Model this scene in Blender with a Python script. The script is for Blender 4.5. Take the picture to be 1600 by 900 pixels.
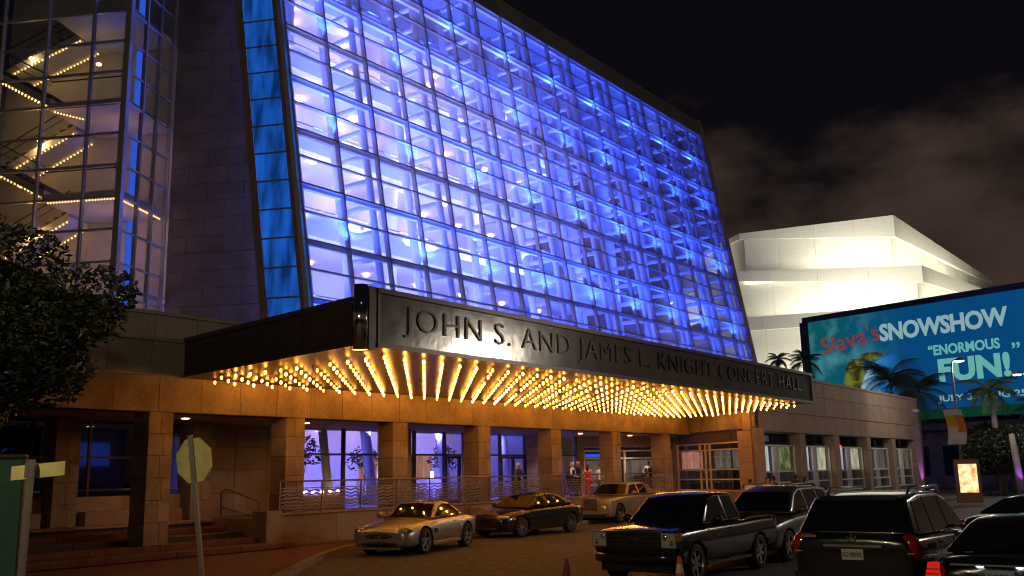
import bpy, bmesh, math, random
from mathutils import Vector, Matrix, Euler
R = math.radians
random.seed(7)
for o in list(bpy.data.objects): bpy.data.objects.remove(o)
scn = bpy.context.scene
COL = scn.collection

# ------------------------------------------------------------------ camera
TH = math.atan(290/1480.0); ROLL = math.atan(0.02)
cd = bpy.data.cameras.new('camera'); cam = bpy.data.objects.new('camera', cd); COL.objects.link(cam)
cd.sensor_width = 36.0; cd.lens = 36.0*1480/1600; cd.clip_end = 3000; cd.clip_start = 0.1
fw = Vector((0, math.cos(TH), math.sin(TH))); up0 = Vector((0, -math.sin(TH), math.cos(TH))); r0 = Vector((1, 0, 0))
rt = r0*math.cos(ROLL) - up0*math.sin(ROLL); up = r0*math.sin(ROLL) + up0*math.cos(ROLL)
m = Matrix((( rt.x, up.x, -fw.x, 0), (rt.y, up.y, -fw.y, 0), (rt.z, up.z, -fw.z, 2.15), (0, 0, 0, 1)))
cam.matrix_world = m
scn.camera = cam

# ------------------------------------------------------------------ night sky
w = bpy.data.worlds.new('World'); scn.world = w; w.use_nodes = True
nt = w.node_tree; nt.nodes.clear()
def N(t, **k):
    n = nt.nodes.new(t)
    for a, b in k.items(): setattr(n, a, b)
    return n
out = N('ShaderNodeOutputWorld'); bg = N('ShaderNodeBackground'); bg2 = N('ShaderNodeBackground'); add_ = N('ShaderNodeAddShader')
sky = N('ShaderNodeTexSky'); sky.sky_type = 'NISHITA'; sky.sun_disc = False
sky.sun_elevation = R(-6); sky.sun_rotation = R(200)
bg.inputs[1].default_value = 0.02
nt.links.new(sky.outputs[0], bg.inputs[0])
# low bank of lumpy cloud lit brown by the city, near black above
tc = N('ShaderNodeTexCoord'); mp = N('ShaderNodeMapping'); mp.inputs['Scale'].default_value = (1, 1, 1.7); mp.inputs['Location'].default_value = (0.35, 0.1, 0.13)
nz = N('ShaderNodeTexNoise'); nz.inputs['Scale'].default_value = 4.2; nz.inputs['Detail'].default_value = 8; nz.inputs['Roughness'].default_value = 0.55
sp = N('ShaderNodeSeparateXYZ'); nt.links.new(tc.outputs['Generated'], mp.inputs[0]); nt.links.new(mp.outputs[0], nz.inputs[0]); nt.links.new(tc.outputs['Generated'], sp.inputs[0])
h1 = N('ShaderNodeMath', operation='MULTIPLY_ADD'); h1.inputs[1].default_value = -7.0; h1.inputs[2].default_value = 7.0*0.285 + .45 - 1.6
h2 = N('ShaderNodeMath', operation='MULTIPLY_ADD'); h2.inputs[1].default_value = 3.2
nt.links.new(sp.outputs[2], h1.inputs[0]); nt.links.new(nz.outputs[0], h2.inputs[0]); nt.links.new(h1.outputs[0], h2.inputs[2])
mk = N('ShaderNodeMapRange'); mk.interpolation_type = 'SMOOTHSTEP'; mk.inputs['From Max'].default_value = 0.8; nt.links.new(h2.outputs[0], mk.inputs[0])
nz2 = N('ShaderNodeTexNoise'); nz2.inputs['Scale'].default_value = 7.0; nz2.inputs['Detail'].default_value = 6; nt.links.new(mp.outputs[0], nz2.inputs[0])
cr = N('ShaderNodeValToRGB'); e = cr.color_ramp.elements; e[0].position = .3; e[0].color = (.027, .0170, .0135, 1); e[1].position = .7; e[1].color = (.062, .039, .030, 1); nt.links.new(nz2.outputs[0], cr.inputs[0])
mixc = N('ShaderNodeMixRGB'); mixc.inputs[1].default_value = (0.0034, 0.0029, 0.0044, 1)
nt.links.new(mk.outputs[0], mixc.inputs[0]); nt.links.new(cr.outputs[0], mixc.inputs[2]); nt.links.new(mixc.outputs[0], bg2.inputs[0])
bg2.inputs[1].default_value = 1.0
nt.links.new(bg.outputs[0], add_.inputs[0]); nt.links.new(bg2.outputs[0], add_.inputs[1]); nt.links.new(add_.outputs[0], out.inputs[0])
sl = bpy.data.lights.new('moon', 'SUN'); sl.energy = 0.015; sl.angle = R(0.5); sl.color = (1, .95, .88)
so = bpy.data.objects.new('moon', sl); COL.objects.link(so); so.rotation_euler = (R(40), 0, R(20))

vs = scn.view_settings
vs.view_transform = 'Standard'; vs.look = 'None'; vs.exposure = 0.0; vs.gamma = 1.0; vs.use_curve_mapping = False
cy = scn.cycles
cy.max_bounces = 7; cy.diffuse_bounces = 3; cy.glossy_bounces = 3; cy.transmission_bounces = 4; cy.transparent_max_bounces = 14
cy.caustics_reflective = False; cy.caustics_refractive = False; cy.sample_clamp_indirect = 4.0
cy.pixel_filter_type = 'BLACKMAN_HARRIS'; cy.filter_width = 1.15
cy.use_denoising = True; cy.use_light_tree = True

# ------------------------------------------------------------------ materials
MAT = {}
def nodes(mt): return mt.node_tree.nodes, mt.node_tree.links
def pmat(name, col, rough=.6, metal=0.0, var=0.0, scale=6.0, bump=0.0, bscale=40.0, coat=0.0, rnd=0.0, spec=.5, emit=None, es=0.0, stain=0.0, flake=0.0):
    mt = bpy.data.materials.new(name); mt.use_nodes = True; n, l = nodes(mt)
    b = n['Principled BSDF']; b.inputs['Base Color'].default_value = (*col, 1); b.inputs['Roughness'].default_value = rough
    b.inputs['Metallic'].default_value = metal; b.inputs['Coat Weight'].default_value = coat; b.inputs['Coat Roughness'].default_value = .02
    b.inputs['Specular IOR Level'].default_value = spec
    if emit: b.inputs['Emission Color'].default_value = (*emit, 1); b.inputs['Emission Strength'].default_value = es
    tcn = n.new('ShaderNodeTexCoord')
    if var or rnd or stain:
        nz = n.new('ShaderNodeTexNoise'); nz.inputs['Scale'].default_value = scale; nz.inputs['Detail'].default_value = 6; nz.inputs['Roughness'].default_value = .6
        geo = n.new('ShaderNodeNewGeometry'); l.new(geo.outputs['Position'], nz.inputs[0])
        mr = n.new('ShaderNodeMapRange'); mr.inputs['From Min'].default_value = .25; mr.inputs['From Max'].default_value = .75
        mr.inputs['To Min'].default_value = 1-var; mr.inputs['To Max'].default_value = 1+var; l.new(nz.outputs[0], mr.inputs[0])
        last = mr.outputs[0]
        if rnd:
            oi = n.new('ShaderNodeObjectInfo'); m2 = n.new('ShaderNodeMapRange'); m2.inputs['To Min'].default_value = 1-rnd; m2.inputs['To Max'].default_value = 1+rnd
            l.new(oi.outputs['Random'], m2.inputs[0]); mm = n.new('ShaderNodeMath'); mm.operation = 'MULTIPLY'
            l.new(last, mm.inputs[0]); l.new(m2.outputs[0], mm.inputs[1]); last = mm.outputs[0]
        if stain:
            n2 = n.new('ShaderNodeTexNoise'); n2.inputs['Scale'].default_value = scale*.13; n2.inputs['Detail'].default_value = 5; l.new(geo.outputs['Position'], n2.inputs[0])
            m3 = n.new('ShaderNodeMapRange'); m3.inputs['From Min'].default_value = .35; m3.inputs['From Max'].default_value = .65
            m3.inputs['To Min'].default_value = 1-stain; m3.inputs['To Max'].default_value = 1+stain*.4; l.new(n2.outputs[0], m3.inputs[0])
            mm = n.new('ShaderNodeMath'); mm.operation = 'MULTIPLY'; l.new(last, mm.inputs[0]); l.new(m3.outputs[0], mm.inputs[1]); last = mm.outputs[0]
        vm = n.new('ShaderNodeVectorMath'); vm.operation = 'SCALE'; vm.inputs[0].default_value = col; l.new(last, vm.inputs['Scale'])
        l.new(vm.outputs[0], b.inputs['Base Color'])
    if bump:
        nb = n.new('ShaderNodeTexNoise'); nb.inputs['Scale'].default_value = bscale; nb.inputs['Detail'].default_value = 4
        geo2 = n.new('ShaderNodeNewGeometry'); l.new(geo2.outputs['Position'], nb.inputs[0])
        bp = n.new('ShaderNodeBump'); bp.inputs['Strength'].default_value = bump; bp.inputs['Distance'].default_value = .02
        l.new(nb.outputs[0], bp.inputs['Height']); l.new(bp.outputs[0], b.inputs['Normal'])
    MAT[name] = mt; return mt
def emat(name, col, s, sample=True):
    mt = bpy.data.materials.new(name); mt.use_nodes = True; n, l = nodes(mt); n.clear()
    o = n.new('ShaderNodeOutputMaterial'); em = n.new('ShaderNodeEmission'); em.inputs[0].default_value = (*col, 1); em.inputs[1].default_value = s
    l.new(em.outputs[0], o.inputs[0])
    if not sample: mt.cycles.emission_sampling = 'NONE'
    MAT[name] = mt; return mt
def mottle(name, lo=.45, hi=1.25, scale=(5, 5, .7), c2=None):
    n, l = nodes(MAT[name]); em = [q for q in n if q.type == 'EMISSION'][0]; tcn = n.new('ShaderNodeTexCoord'); mp = n.new('ShaderNodeMapping'); mp.inputs['Scale'].default_value = scale
    nz = n.new('ShaderNodeTexNoise'); nz.inputs['Scale'].default_value = 1.0; nz.inputs['Detail'].default_value = 4; mr = n.new('ShaderNodeMapRange'); mr.inputs['From Min'].default_value = .3; mr.inputs['From Max'].default_value = .7
    s0 = em.inputs[1].default_value; mr.inputs['To Min'].default_value = lo*s0; mr.inputs['To Max'].default_value = hi*s0
    l.new(tcn.outputs['Object'], mp.inputs[0]); l.new(mp.outputs[0], nz.inputs[0]); l.new(nz.outputs[0], mr.inputs[0]); l.new(mr.outputs[0], em.inputs[1])
    if c2:
        n2 = n.new('ShaderNodeTexNoise'); n2.inputs['Scale'].default_value = 1.7; l.new(tcn.outputs['Object'], n2.inputs[0]); cr = n.new('ShaderNodeValToRGB'); cr.color_ramp.elements[0].position = .42; cr.color_ramp.elements[1].position = .6
        cr.color_ramp.elements[0].color = em.inputs[0].default_value; cr.color_ramp.elements[1].color = (*c2, 1); l.new(n2.outputs[0], cr.inputs[0]); l.new(cr.outputs[0], em.inputs[0])
def gmat(name, tint, gl=1.0, rough=.015, base=.04, frit=0.0):
    mt = bpy.data.materials.new(name); mt.use_nodes = True; n, l = nodes(mt); n.clear()
    o = n.new('ShaderNodeOutputMaterial'); tr = n.new('ShaderNodeBsdfTransparent'); tr.inputs[0].default_value = (*tint, 1)
    g = n.new('ShaderNodeBsdfGlossy'); g.inputs['Roughness'].default_value = rough; g.inputs[0].default_value = (gl, gl, gl, 1)
    lw = n.new('ShaderNodeLayerWeight'); lw.inputs[0].default_value = .5; pw_ = n.new('ShaderNodeMath'); pw_.operation = 'POWER'; pw_.inputs[1].default_value = 4.0
    fr = n.new('ShaderNodeMath'); fr.operation = 'MULTIPLY_ADD'; fr.inputs[1].default_value = .5; fr.inputs[2].default_value = base; mx = n.new('ShaderNodeMixShader')
    l.new(lw.outputs['Facing'], pw_.inputs[0]); l.new(pw_.outputs[0], fr.inputs[0]); l.new(fr.outputs[0], mx.inputs[0]); l.new(tr.outputs[0], mx.inputs[1]); l.new(g.outputs[0], mx.inputs[2]); l.new(mx.outputs[0], o.inputs[0])
    if frit:                       # fine ceramic dots on the pane scatter a little of the light inside
        tl_ = n.new('ShaderNodeBsdfTranslucent'); tl_.inputs[0].default_value = (.85, .88, 1, 1); m2 = n.new('ShaderNodeMixShader'); m2.inputs[0].default_value = frit
        l.new(mx.outputs[0], m2.inputs[1]); l.new(tl_.outputs[0], m2.inputs[2]); l.new(m2.outputs[0], o.inputs[0])
    MAT[name] = mt; return mt

pmat('stone_warm', (.36, .275, .21), .8, var=.2, scale=9, bump=.3, bscale=60, rnd=.10, stain=.3)
pmat('stone_pier', (.30, .245, .21), .8, var=.16, scale=8, bump=.3, bscale=50, rnd=.10, stain=.2)
pmat('stone_wing', (.42, .30, .245), .8, var=.12, scale=9, bump=.2, bscale=60, rnd=.05, stain=.12)
pmat('stone_dark', (.13, .11, .10), .85, var=.2)
pmat('joint', (.05, .04, .035), .95)
pmat('steel', (.33, .345, .33), .14, metal=1, var=.25, scale=2, bump=.25, bscale=2.2)
pmat('steel_dark', (.10, .09, .085), .35, metal=.8)
pmat('letter', (.05, .047, .043), .32, metal=.8)
pmat('fascia_metal', (.075, .055, .05), .35, metal=.6, var=.2, scale=2)
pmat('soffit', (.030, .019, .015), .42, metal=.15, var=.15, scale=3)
pmat('mullion', (.34, .33, .36), .45, metal=.1)
pmat('mullion_light', (.50, .48, .48), .45, metal=.3)
pmat('wall_mid', (.16, .16, .20), .7, var=.1)
pmat('lens_dark', (.20, .20, .21), .06, metal=.5, coat=1)
pmat('white_steel', (.78, .78, .80), .5)
pmat('white_wall', (.74, .72, .70), .7, var=.05, scale=2)
pmat('carpet', (.12, .10, .13), .9)
pmat('spandrel', (.26, .26, .24), .35, rnd=.15, var=.05)
gmat('glass_hall', (.80, .86, 1.0), frit=.12)
gmat('glass_clear', (.82, .84, .86))
gmat('glass_dark', (.30, .30, .33))
pmat('glass_strip_glow', (.04, .10, .30), .12, var=.25, scale=3, rnd=.2, spec=.6, emit=(.01, .12, .62), es=.3)  # light behind the strip is put in as a mottled blue emission
_n, _l = nodes(MAT['glass_strip_glow']); _g = _n.new('ShaderNodeNewGeometry'); _m = _n.new('ShaderNodeMapping'); _m.inputs['Scale'].default_value = (2.2, 2.2, .35); _z = _n.new('ShaderNodeTexNoise'); _z.inputs['Scale'].default_value = 1.2; _z.inputs['Detail'].default_value = 4
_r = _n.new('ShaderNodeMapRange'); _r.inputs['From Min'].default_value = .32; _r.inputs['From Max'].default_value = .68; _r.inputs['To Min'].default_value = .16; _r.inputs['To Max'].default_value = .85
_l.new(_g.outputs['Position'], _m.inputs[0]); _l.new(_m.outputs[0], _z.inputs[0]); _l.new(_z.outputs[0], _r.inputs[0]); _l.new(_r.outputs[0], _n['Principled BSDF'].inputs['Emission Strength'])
pmat('asphalt', (.115, .11, .105), .75, var=.25, scale=30, bump=.5, bscale=120, stain=.5)
pmat('concrete', (.30, .27, .24), .85, var=.15, scale=12, bump=.3, bscale=80, stain=.25)
pmat('soil', (.05, .05, .04), .95, var=.3)
pmat('black_trim', (.012, .012, .013), .45)
pmat('rubber', (.016, .016, .016), .75, bump=.2, bscale=60)
pmat('alloy', (.55, .56, .58), .25, metal=1)
pmat('chrome', (.8, .8, .8), .08, metal=1)
pmat('car_glass', (.008, .009, .010), .03, spec=.7, coat=.5)
pmat('paint_silver', (.42, .42, .43), .3, metal=.75, coat=1)
pmat('paint_black', (.008, .008, .010), .22, coat=1)
pmat('paint_blue_black', (.007, .009, .014), .2, coat=1)
pmat('paint_grey', (.17, .175, .18), .32, metal=.6, coat=1)
pmat('paint_pearl', (.40, .38, .34), .3, metal=.5, coat=1)
pmat('lens_clear', (.72, .74, .76), .12, metal=.35, coat=1)
pmat('lens_amber', (.8, .3, .02), .15, coat=1)
pmat('lens_red', (.35, .008, .012), .12, coat=1)
emat('tail_on', (1, .03, .015), .5)
emat('plate_lamp', (.85, .92, 1), 5)
pmat('plate_white', (.62, .64, .62), .5)
pmat('plate_blue', (.35, .55, .72), .5)
pmat('plate_ink', (.02, .03, .05), .6)
pmat('plate_red', (.5, .03, .05), .6)
pmat('leaf_dark', (.022, .030, .012), .5, rnd=.1, var=.4, scale=1.5)
pmat('leaf_mid', (.06, .10, .025), .5, rnd=.2, var=.3, scale=2)
pmat('palm_leaf', (.07, .12, .03), .45, rnd=.25, var=.2)
pmat('bark', (.10, .085, .07), .9, var=.3, bump=.6, bscale=25)
pmat('palm_bark', (.28, .25, .22), .85, var=.2, bump=.3, bscale=15)
pmat('sign_back', (.84, .74, .33), .45, var=.2, scale=5, stain=.25)
pmat('post_metal', (.24, .22, .23), .5, metal=.6, var=.1)
pmat('cabinet_green', (.05, .12, .10), .25, metal=.3, var=.2)
pmat('cone_orange', (.75, .14, .03), .55)
pmat('cone_white', (.7, .7, .68), .5)
pmat('cone_red', (.22, .05, .035), .6)
pmat('skin', (.50, .30, .21), .55)
pmat('skin_dark', (.20, .11, .07), .55)
pmat('suit', (.018, .018, .022), .75)
pmat('suit_grey', (.045, .05, .045), .8)
pmat('shirt', (.78, .76, .72), .75)
pmat('red_cloth', (.62, .012, .02), .5)
pmat('blue_cloth', (.02, .05, .35), .7)
pmat('hair_white', (.75, .72, .68), .6)
pmat('hair_dark', (.015, .012, .010), .5)
pmat('shell_white', (.72, .71, .66), .6)
_n, _l = nodes(MAT['shell_white']); _g = _n.new('ShaderNodeNewGeometry'); _s = _n.new('ShaderNodeSeparateXYZ'); _l.new(_g.outputs['Position'], _s.inputs[0])
_h = _n.new('ShaderNodeMath'); _h.operation = 'MULTIPLY_ADD'; _h.inputs[1].default_value = -.75; _l.new(_s.outputs[1], _h.inputs[0]); _l.new(_s.outputs[0], _h.inputs[2])
_c = _n.new('ShaderNodeCombineXYZ'); _l.new(_h.outputs[0], _c.inputs[0]); _l.new(_s.outputs[2], _c.inputs[1]); _b = _n.new('ShaderNodeTexBrick'); _b.offset = 0; _b.inputs['Scale'].default_value = .42; _b.inputs['Mortar Size'].default_value = .008
_b.inputs['Color1'].default_value = (.73, .72, .66, 1); _b.inputs['Color2'].default_value = (.71, .70, .64, 1); _b.inputs['Mortar'].default_value = (.62, .61, .56, 1); _l.new(_c.outputs[0], _b.inputs[0]); _l.new(_b.outputs[0], _n['Principled BSDF'].inputs['Base Color'])
pmat('board_frame', (.03, .035, .033), .6)
pmat('tan', (.34, .28, .21), .8)
pmat('wood_red', (.18, .08, .05), .6)
emat('bulb', (1.0, .36, .042), 60.0)
emat('bulb_dim', (1.0, .33, .030), 18.0)
pmat('bulb_dead', (.5, .45, .36), .2)
emat('bulb_warm', (1.0, .56, .26), 26.0)
emat('led', (1.0, .50, .13), 5.0)
emat('lamp_head', (1.0, .93, .82), 14.0)
emat('lantern', (.95, .95, 1.0), 14.0)
emat('win_cream', (1.0, .82, .50), 1.0)
emat('win_white', (1.0, .95, .86), .95)
emat('win_pink', (1.0, .34, .20), .62)
emat('win_dim', (.50, .38, .30), .30)
emat('win_blue', (.05, .16, 1.0), .85)
emat('win_plant_reflection', (.30, .38, .10), .5)  # mottled emission painted for plants reflected in a window pane
mottle('win_cream', .55, 1.2, c2=(.55, .62, .42)); mottle('win_white', .5, 1.2, c2=(.8, .86, 1.0)); mottle('win_pink', .6, 1.2, c2=(.9, .45, .38)); mottle('win_dim', .4, 1.3, c2=(.6, .5, .36)); mottle('win_plant_reflection', .2, 1.3, (4, 4, 3), c2=(.75, .70, .30))
emat('poster_light', (1.0, .62, .22), 1.5)
emat('red_lamp', (1, .03, .02), 6)
emat('flood_blue', (.10, .25, 1.0), 8)
emat('flood_purple', (.45, .08, 1.0), 8)

# brick paving
def brickmat(name, c1, c2, mortar, scale, rough=.85):
    mt = bpy.data.materials.new(name); mt.use_nodes = True; n, l = nodes(mt); b = n['Principled BSDF']; b.inputs['Roughness'].default_value = rough
    geo = n.new('ShaderNodeNewGeometry'); br = n.new('ShaderNodeTexBrick'); br.inputs['Scale'].default_value = scale
    br.inputs['Color1'].default_value = (*c1, 1); br.inputs['Color2'].default_value = (*c2, 1); br.inputs['Mortar'].default_value = (*mortar, 1); br.inputs['Mortar Size'].default_value = .02
    mp = n.new('ShaderNodeMapping'); mp.inputs['Rotation'].default_value = (0, 0, R(-53)); l.new(geo.outputs['Position'], mp.inputs[0]); l.new(mp.outputs[0], br.inputs[0])
    l.new(br.outputs[0], b.inputs['Base Color']); bp = n.new('ShaderNodeBump'); bp.inputs['Strength'].default_value = .4; bp.inputs['Distance'].default_value = .01
    inv = n.new('ShaderNodeMath'); inv.operation = 'SUBTRACT'; inv.inputs[0].default_value = 1; l.new(br.outputs['Fac'], inv.inputs[1]); l.new(inv.outputs[0], bp.inputs['Height']); l.new(bp.outputs[0], b.inputs['Normal'])
    MAT[name] = mt
brickmat('paver', (.20, .085, .06), (.15, .065, .05), (.07, .05, .045), 2.4)

# ------------------------------------------------------------------ building blocks
BASE = {}                        # object -> frame position of its origin
def base(p): return BASE.get(p.name, Vector((0, 0, 0))) if p else Vector((0, 0, 0))
def finish(o, parent, pos=None):
    COL.objects.link(o)
    if parent: o.parent = parent
    b = base(parent)
    if pos is not None: o.location = Vector(pos) - b; BASE[o.name] = Vector(pos)
    else: BASE[o.name] = b
    return o
def mesh_obj(name, verts, faces, mat, parent=None, smooth=False, fm=None):
    b = base(parent)
    me = bpy.data.meshes.new(name); me.from_pydata([(x[0]-b.x, x[1]-b.y, x[2]-b.z) for x in verts], [], faces); me.update()
    for k in (mat if isinstance(mat, (list, tuple)) else [mat]): me.materials.append(MAT[k])
    if fm: me.polygons.foreach_set('material_index', fm)
    if smooth: me.polygons.foreach_set('use_smooth', [True]*len(me.polygons))
    o = bpy.data.objects.new(name, me); return finish(o, parent)
class MB:
    def __init__(s): s.v = []; s.f = []; s.m = []; s.mi = 0
    def poly(s, vs, fs):
        k = len(s.v); s.v += [tuple(p) for p in vs]; s.f += [tuple(i+k for i in f) for f in fs]; s.m += [s.mi]*len(fs); return s
    def box(s, x0, x1, y0, y1, z0, z1):
        return s.poly([(x0,y0,z0),(x1,y0,z0),(x1,y1,z0),(x0,y1,z0),(x0,y0,z1),(x1,y0,z1),(x1,y1,z1),(x0,y1,z1)],
            [(0,3,2,1),(4,5,6,7),(0,1,5,4),(1,2,6,5),(2,3,7,6),(3,0,4,7)])
    def hexa(s, a, b):      # two quads (4 pts each)
        return s.poly(list(a)+list(b), [(0,3,2,1),(4,5,6,7),(0,1,5,4),(1,2,6,5),(2,3,7,6),(3,0,4,7)])
    def bar(s, p, q, wd, ht, upv=(0,0,1)):
        p, q = Vector(p), Vector(q); d = (q-p).normalized(); u_ = Vector(upv); sd = d.cross(u_)
        if sd.length < 1e-4: sd = d.cross(Vector((1,0,0)))
        sd.normalize(); u_ = sd.cross(d); sd *= wd/2; u_ = u_*ht/2
        return s.hexa([p-sd-u_, p+sd-u_, p+sd+u_, p-sd+u_], [q-sd-u_, q+sd-u_, q+sd+u_, q-sd+u_])
    def tube(s, pts, rads, n=8, cap=True):
        pts = [Vector(p) for p in pts]
        if not isinstance(rads, (list, tuple)): rads = [rads]*len(pts)
        k = len(s.v); fs = []; vs = []; ref = None
        for i, p in enumerate(pts):
            d = (pts[min(i+1, len(pts)-1)] - pts[max(i-1, 0)]).normalized()
            a = d.cross(Vector((0,0,1))) if ref is None else ref - d*ref.dot(d)
            if a.length < 1e-3: a = d.cross(Vector((1,0,0)))
            a.normalize(); ref = a; b = d.cross(a)
            for j in range(n):
                t = 2*math.pi*j/n; vs.append(p + (a*math.cos(t)+b*math.sin(t))*rads[i])
        for i in range(len(pts)-1):
            for j in range(n): fs.append((i*n+j, i*n+(j+1)%n, (i+1)*n+(j+1)%n, (i+1)*n+j))
        if cap: fs.append(tuple(range(n))[::-1]); fs.append(tuple((len(pts)-1)*n+j for j in range(n)))
        return s.poly(vs, fs)
    def lathe(s, prof, axis='z', n=24, c=(0,0,0)):
        vs = []; fs = []; m_ = len(prof)
        for j in range(n):
            t = 2*math.pi*j/n; ct, st = math.cos(t), math.sin(t)
            for r_, h in prof:
                if axis == 'z': vs.append((c[0]+r_*ct, c[1]+r_*st, c[2]+h))
                else: vs.append((c[0]+r_*ct, c[1]+h, c[2]+r_*st))
        for j in range(n):
            for i in range(m_-1):
                a = j*m_+i; b = ((j+1)%n)*m_+i; fs.append((a, b, b+1, a+1))
        return s.poly(vs, fs)
    def ell(s, c, r, n=10, k=6, rot=None):
        vs = []; fs = []
        for i in range(k+1):
            ph = math.pi*i/k
            for j in range(n):
                t = 2*math.pi*j/n; p = Vector((r[0]*math.sin(ph)*math.cos(t), r[1]*math.sin(ph)*math.sin(t), r[2]*math.cos(ph)))
                if rot is not None: p = rot @ p
                vs.append(Vector(c)+p)
        for i in range(k):
            for j in range(n): fs.append((i*n+j, i*n+(j+1)%n, (i+1)*n+(j+1)%n, (i+1)*n+j))
        return s.poly(vs, fs)
    def build(s, name, mat, parent=None, smooth=False): return mesh_obj(name, s.v, s.f, mat, parent, smooth, s.m if isinstance(mat, (list, tuple)) else None)
SH = {}
def piece(name, x0, x1, y0, y1, z0, z1, mat, parent, bev=.006):
    """a block that shares its mesh with every block of the same size"""
    sx, sy, sz = round(x1-x0, 3), round(y1-y0, 3), round(z1-z0, 3); key = (name, sx, sy, sz, mat)
    if key not in SH:
        me = bpy.data.meshes.new(name); bm = bmesh.new(); bmesh.ops.create_cube(bm, size=1)
        for v_ in bm.verts: v_.co = Vector((v_.co.x*sx, v_.co.y*sy, v_.co.z*sz))
        if bev: bmesh.ops.bevel(bm, geom=bm.edges[:], offset=bev, segments=1, affect='EDGES')
        bm.to_mesh(me); bm.free(); me.materials.append(MAT[mat]); SH[key] = me
    return finish(bpy.data.objects.new(name, SH[key]), parent, ((x0+x1)/2, (y0+y1)/2, (z0+z1)/2))
def box(name, x0, x1, y0, y1, z0, z1, mat, parent=None): return MB().box(x0,x1,y0,y1,z0,z1).build(name, mat, parent)
def tag(o, label=None, cat=None, group=None, kind=None):
    if label: o['label'] = label
    if cat: o['category'] = cat
    if group: o['group'] = group
    if kind: o['kind'] = kind
    return o
FAC_O = Vector((0, 39.0, 0)); FAC_A = R(53.0)      # frame of the building: x along the front, y inwards
FM = Matrix.Translation(FAC_O) @ Matrix.Rotation(FAC_A, 4, 'Z')
def F2W(x, y, z=0): return FM @ Vector((x, y, z))
def thing(name, label, cat, pos=(0,0,0), rot=0.0, group=None, kind=None, fac=False):
    """Empty at the base of a thing; with fac=True pos is in the building frame and children use that frame's coordinates"""
    o = bpy.data.objects.new(name, None); COL.objects.link(o); o.empty_display_size = .3
    if fac: o.location = F2W(*pos); o.rotation_euler = (0, 0, FAC_A); BASE[o.name] = Vector(pos)
    else: o.location = pos; o.rotation_euler = (0, 0, rot); BASE[o.name] = Vector((0,0,0))
    return tag(o, label, cat, group, kind)
def copy_tree(o, parent=None):
    c = o.copy(); COL.objects.link(c); c.parent = parent; BASE[c.name] = BASE.get(o.name, Vector((0,0,0)))
    for ch in list(o.children): copy_tree(ch, c)
    return c
def lamp(name, kind, parent, pos, energy, color, size=.2, size_y=None, aim=None, spot=None):
    ld = bpy.data.lights.new(name, kind); ld.energy = energy; ld.color = color
    if kind == 'AREA':
        ld.size = size
        if size_y: ld.shape = 'RECTANGLE'; ld.size_y = size_y
    else: ld.shadow_soft_size = size
    if kind == 'SPOT': ld.spot_size = spot or R(70); ld.spot_blend = .6
    o = bpy.data.objects.new(name, ld); finish(o, parent, pos)
    if aim is not None: o.rotation_euler = Vector(aim).to_track_quat('-Z', 'Y').to_euler()
    return o
def text_mesh(name, body, size, mat, parent, loc, rot, width=None, height=None, extrude=.02, offset=0.0, space=1.0, split=True):
    """lettering as a mesh, standing in the x-z plane of its parent"""
    cu = bpy.data.curves.new(name, 'FONT'); cu.body = body; cu.size = size; cu.extrude = extrude; cu.offset = offset; cu.space_character = space; cu.resolution_u = 3
    t = bpy.data.objects.new(name, cu); COL.objects.link(t)
    dg = bpy.context.evaluated_depsgraph_get(); me = bpy.data.meshes.new_from_object(t.evaluated_get(dg)); bpy.data.objects.remove(t); bpy.data.curves.remove(cu)
    xs = [v_.co.x for v_ in me.vertices]; ys = [v_.co.y for v_ in me.vertices]
    x0, x1, y0, y1 = min(xs), max(xs), min(ys), max(ys)
    sx = width/(x1-x0) if width else 1; sy = height/(y1-y0) if height else sx
    if width is None and height: sx = sy
    for v_ in me.vertices: v_.co = Vector(((v_.co.x-x0)*sx, -v_.co.z, (v_.co.y-y0)*sy))
    me.materials.clear(); me.materials.append(MAT[mat])
    if not split:
        o = bpy.data.objects.new(name, me); finish(o, parent, loc); o.rotation_euler = rot
        return o
    # every character a piece of its own
    nv = len(me.vertices); lab = list(range(nv))
    def find(i):
        while lab[i] != i: lab[i] = lab[lab[i]]; i = lab[i]
        return i
    for e_ in me.edges: a_, b_ = find(e_.vertices[0]), find(e_.vertices[1]); lab[a_] = b_
    isl = {}
    for p_ in me.polygons: isl.setdefault(find(p_.vertices[0]), []).append(tuple(p_.vertices))
    for fs_ in isl.values():
        ids = sorted({i for f in fs_ for i in f}); mp_ = {i: j for j, i in enumerate(ids)}
        m2 = bpy.data.meshes.new(name); m2.from_pydata([tuple(me.vertices[i].co) for i in ids], [], [tuple(mp_[i] for i in f) for f in fs_]); m2.materials.append(MAT[mat])
        o = bpy.data.objects.new(name, m2); finish(o, parent, loc); o.rotation_euler = rot
    bpy.data.meshes.remove(me)
def cladding(parent, x0, x1, z0, z1, y, nx, nz, th, mat, name='stone_panel', gap=.014, skip=None, off=None):
    dx = (x1-x0)/nx; dz = (z1-z0)/nz
    for i in range(nx):
        for k in range(nz):
            if skip and skip(i, k): continue
            j = random.choice((0, .003, .006))
            piece(name, x0+i*dx+gap/2, x0+(i+1)*dx-gap/2, y-j, y-j+th, z0+k*dz+gap/2, z0+(k+1)*dz-gap/2, mat, parent)

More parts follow.
